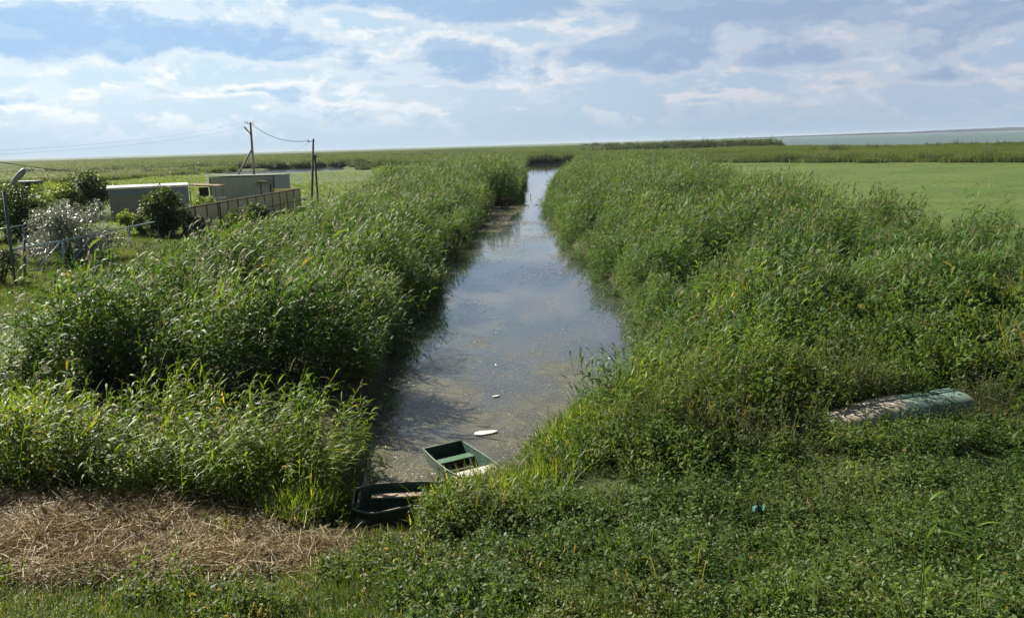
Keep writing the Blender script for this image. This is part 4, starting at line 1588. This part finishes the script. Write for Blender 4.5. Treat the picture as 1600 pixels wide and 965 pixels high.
def pipe_fence():
    A = on(38, 433, GZ)
    root = empty('pipe_gate', (A.x, A.y, GZ))
    tag(root, 'pale blue pipe gate with slanting braces in front of the silvery bush', 'gate')
    o = Vector((A.x, A.y, GZ))
    Y0 = A.y

    def P(px, py, y):
        return at(px, py, y) - o
    ys = lambda px: Y0 + (px - 38) * .055
    MB().tube([P(15, 391, ys(15)), P(93, 377, ys(93)), P(160, 363, ys(160))], .045, 8).build('top_rail', M['pipe_blue'], root, smooth=True)
    for px, pt, pb, r, mm in ((38, 374, 434, .065, 'pipe_dark'), (73, 383, 428, .03, 'pipe_dark'), (99, 376, 422, .06, 'pipe_blue'), (146, 366, 412, .055, 'pipe_blue'), (126, 370, 420, .03, 'pipe_dark')):
        a, b = P(px, pt, ys(px)), P(px + .5, pb, ys(px))
        b.z = -.1
        MB().tube([a, b], r, 8).build('post', M[mm], root, smooth=True)
    for (x0, y0), (x1, y1) in (((93.5, 379), (59, 420)), ((144, 368), (104, 421))):
        MB().tube([P(x0, y0, ys(x0) - .08), P(x1, y1, ys(x1) - .08)], .04, 8).build('brace', M['pipe_blue'], root, smooth=True)
    MB().tube([P(38, 424, ys(38)), P(99, 417, ys(99)), P(146, 408, ys(146))], .03, 8).build('bottom_rail', M['pipe_dark'], root, smooth=True)
    w = MB()                                                   # wire net between the rails
    for i in range(28):
        px = 42 + 104 * i / 27
        w.tube([P(px, 382 - (px - 38) * .15, ys(px)), P(px, 421 - (px - 38) * .14, ys(px))], .006, 4)
    w.build('netting', M['pipe_dark'], root)

    A2 = at(246, 346, 66)
    root = empty('pipe_fence', (A2.x, A2.y, GZ))
    tag(root, 'low grey pipe rail fence running behind the reeds from the gate to the dark bush', 'fence')
    o = Vector((A2.x, A2.y, GZ))
    y2 = lambda px: 53.5 + (px - 165) * .15
    MB().tube([P(165, 362, y2(165)), P(205, 354, y2(205)), P(246, 345.5, y2(246))], .045, 8).build('rail', M['pipe_blue'], root, smooth=True)
    for px, pt in ((167, 362), (201, 355), (246, 346)):
        a = P(px, pt, y2(px))
        MB().tube([a + Vector((0, 0, .03)), Vector((a.x, a.y, -.1))], .05, 8).build('post', M['pipe_blue'], root, smooth=True)

    A3 = at(11, 356, 56)
    root = empty('pipe_fence', (A3.x, A3.y, GZ))
    tag(root, 'short pale pipe rail on two posts between the dark trees and the street lamp', 'fence')
    o = Vector((A3.x, A3.y, GZ))
    MB().tube([P(-6, 359, 55.4), P(11, 356, 56), P(35, 352, 56.6)], .04, 8).build('rail', M['pipe_blue'], root, smooth=True)
    for px, pt, yy in ((11, 356, 56), (35, 352, 56.6)):
        a = P(px, pt, yy)
        MB().tube([a, Vector((a.x, a.y, -.1))], .05, 8).build('post', M['pipe_dark'], root, smooth=True)


def shrub(name, label, cat, c, R, H, leafm, n=2600, leaf=.16, lobes=7, trunk=.5, lw=.45, group=None, lean=0.0, low=.30):
    """a shrub or tree: trunk with limbs, crown of leaves gathered in uneven clumps"""
    r = RNG
    root = empty(name, c)
    tag(root, label, cat, group)
    cents, lim = [], MB()
    for i in range(lobes):
        a = 2 * math.pi * (i / lobes) + r.normal(0, .5)
        q = R * r.uniform(.25, .72)
        z = H * r.uniform(low, .80)
        cents.append((q * math.cos(a) + lean * z, q * math.sin(a), z, R * r.uniform(.30, .50), H * r.uniform(.16, .27)))
    cents.append((lean * H, 0, H * .78, R * .38, H * .22))
    for cx, cy, cz, _, _ in cents:
        p0 = Vector((r.normal(0, .06), r.normal(0, .06), -.1))
        lim.tube([p0, p0.lerp(Vector((cx, cy, cz)), .45) + Vector((0, 0, .12 * H)), Vector((cx, cy, cz))],
                 [.05 * H / 3, .035 * H / 3, .012 * H / 3], 5)
    if trunk:
        lim.tube([(0, 0, -.2), (0, 0, H * .35)], [.075 * H / 3, .05 * H / 3], 7)
    lim.build('trunk', M['bark'], root)
    b, d = [], []
    tot = len(cents)
    for cx, cy, cz, rr, rz in cents:
        m = n // tot
        u = unit(r.normal(0, 1, (m, 3)))
        # twigs: leaves gather around them
        tw = unit(r.normal(0, 1, (max(4, m // 14), 3)))
        k = r.integers(0, len(tw), m)
        dirs = unit(tw[k] + .28 * u)
        q = r.uniform(.25, 1.18, m) ** .75
        p = dirs * q[:, None] * np.array([rr, rr, rz]) + np.array([cx, cy, cz])
        b.append(p)
        d.append(unit(dirs + r.normal(0, .65, (m, 3))))
    b, d = np.concatenate(b), np.concatenate(d)
    b[:, 2] = np.maximum(b[:, 2], .05)
    L = leaf * r.uniform(.6, 1.35, len(b))
    vf = strips(b, d, L, L * lw, r.uniform(0, .5, len(b)), 2, r.normal(0, .8, len(b)))
    me = np_mesh('crown', vf[0], vf[1], [leafm], np.repeat(r.uniform(0, 1, len(b)), 6))
    o = bpy.data.objects.new('crown', me)
    COL.objects.link(o)
    o.parent = root
    return root


def plants():
    def foot(px, py_base):
        p = on(px, py_base, GZ)
        return (p.x, p.y, GZ)
    shrub('silver_bush', 'wide bush with glittering silvery leaves behind the pipe gate', 'bush', foot(112, 408), 3.0, 3.8, M['silver'], 13000, .17, 15, .5, .42, low=.12)
    shrub('tree', 'dark broad tree at the left edge behind the street lamp', 'tree', foot(38, 372), 3.7, 4.4, M['bush_dark'], 9500, .28, 13, low=.12)
    shrub('tree', 'dark round-headed tree rising above the left end of the wagon roof', 'tree', foot(148, 340), 3.0, 4.9, M['bush_dark'], 8500, .30, 12, low=.14)
    shrub('bush', 'yellow-green bush between the two dark trees by the wagon', 'bush', foot(98, 345), 2.9, 3.9, M['bush_light'], 5200, .26, 9, low=.12)
    shrub('bush', 'tall dark bush in front of the wagon, at the near end of the beige fence', 'bush', foot(261, 369), 2.0, 4.1, M['bush_dark'], 8500, .24, 12, low=.10)
    shrub('bush', 'small dark bush against the near panels of the beige fence', 'bush', foot(307, 366), .9, 1.6, M['bush_dark'], 1500, .16, 5)
    shrub('bush', 'small light green bush between the silvery bush and the wagon', 'bush', foot(202, 368), 1.25, 2.1, M['bush_light'], 2000, .18, 6)
    shrub('bush', 'dark green bush squeezed between light bush and tall bush by the wagon', 'bush', foot(224, 370), .9, 2.0, M['bush_dark'], 1500, .18, 5)
    shrub('bush', 'rounded bush growing against the middle of the beige fence', 'bush', foot(392, 352), 2.1, 1.9, M['bush_dark'], 4500, .18, 8)
    shrub('bush', 'green bush under the lean-to beside the yard table', 'bush', foot(318, 331), 1.5, 2.0, M['bush_light'], 1800, .2, 5)
    c = foot(4, 442)
    shrub('bush', 'dense black-green clipped bush at the left edge below the lamp', 'bush', c, .95, 1.9, M['bush_black'], 5200, .09, 9)
    c = foot(395, 362)
    rows = []
    for i in range(7):
        q = i / 6
        rows.append([(1.5 * q * math.cos(a) * (1 + .15 * math.sin(3 * a)), .9 * q * math.sin(a), .85 * (1 - q ** 1.6) + (.05 * math.sin(5 * a + i) if 0 < i < 6 else 0) - .05)
                     for a in np.linspace(0, 2 * math.pi, 17)])
    o = MB().grid(rows).build('soil_heap', M['mound'], smooth=True)
    o.location = c
    tag(o, 'low bare heap of pinkish soil beside the beige fence', 'soil heap')
    # far shed in the trees at the left
    p = at(45, 284, 112)
    root = empty('shed', (p.x, p.y, GZ), rad(5))
    tag(root, 'tiny dark shed with pale roof showing above the left trees', 'shed')
    h = p.z - GZ
    MB().box((0, 0, h / 2), (2.6, 2.2, h)).build('wall', M['dark_void'], root)
    MB().box((-.2, 0, h + .05), (2.9, 2.6, .16)).build('roof', M['wall_grey'], root)


M['bush_black'] = foliage('black_bush_leaf', (.016, .026, .012), (.026, .040, .017), (.045, .060, .026), None, 0, .2, .5, .35, .6)
site_building()
wagon()
lean_to()
yard_table()
beige_fence()
utility_poles()
street_lamp()
pipe_fence()
plants()


# ------------------------------------------------------------------ foreground plants and straw bundle
def reed_shoot(x, y, h, lean, label):
    z = float(land(x, y))
    root = empty('reed_shoot', (x, y, z))
    tag(root, label, 'reed')
    P = lambda t: Vector((lean * h * t ** 1.6, .05 * h * t, h * t))
    MB().tube([P(t) for t in (0, .3, .6, .85, 1)], [.008, .007, .006, .004, .002], 6).build('stem', M['reed_bright'], root)
    k = 11
    t = np.linspace(.25, .98, k)
    b = np.array([P(q) for q in t])
    az = np.where(np.arange(k) % 2 == 0, .3, 2.9) + RNG.normal(0, .35, k)
    el = RNG.normal(.75, .2, k)
    d = np.stack([np.cos(az) * np.cos(el), np.sin(az) * np.cos(el), np.sin(el)], 1)
    vf = strips(b, d, RNG.uniform(.24, .40, k), RNG.uniform(.020, .030, k), RNG.uniform(.2, .9, k), 7, RNG.normal(0, .4, k))
    me = np_mesh('leaves', vf[0], vf[1], [M['reed_bright']], np.repeat(RNG.uniform(0, 1, k), 16))
    o = bpy.data.objects.new('leaves', me)
    COL.objects.link(o)
    o.parent = root


reed_shoot(3.35, 6.3, 2.25, .02, 'single tall reed shoot at the bottom right corner, the left one of two')
reed_shoot(3.80, 6.2, 2.05, -.03, 'single tall reed shoot at the bottom right corner, the right one of two')


def straw_bundle():
    c = on(352, 880, 1.0)
    c.z = float(land(c.x, c.y)) + .05
    n = 60
    b = np.stack([RNG.normal(0, .06, n), RNG.normal(0, .10, n), RNG.uniform(0, .10, n)], 1)
    az = RNG.normal(.95, .35, n) + np.where(RNG.uniform(size=n) < .3, 3.14, 0)
    el = np.abs(RNG.normal(.42, .22, n))
    d = np.stack([np.cos(az) * np.cos(el), np.sin(az) * np.cos(el), np.sin(el)], 1)
    vf = strips(b, d, RNG.uniform(.2, .55, n), RNG.uniform(.006, .016, n), RNG.uniform(0, .3, n), 3, RNG.normal(0, .8, n), 'flat')
    me = np_mesh('straw_bundle', vf[0], vf[1], [M['straw']], np.repeat(RNG.uniform(0, 1, n), 8))
    o = bpy.data.objects.new('straw_bundle', me)
    COL.objects.link(o)
    o.location = c
    tag(o, 'ragged bundle of pale dry stalks at the lower edge of the straw patch', 'straw bundle')


straw_bundle()


# ------------------------------------------------------------------ haze over the flats
def haze():
    m, t, out = material('haze')
    v = t.new('ShaderNodeVolumePrincipled')
    v.inputs['Color'].default_value = (.68, .82, 1.0, 1)
    v.inputs['Density'].default_value = 6.5e-5
    v.inputs['Anisotropy'].default_value = .0
    t.l.new(v.outputs[0], out.inputs['Volume'])
    o = MB().box((0, 6500, 14.0), (29000, 15000, 32.0)).build('haze', m)
    tag(o, kind='stuff')


haze()
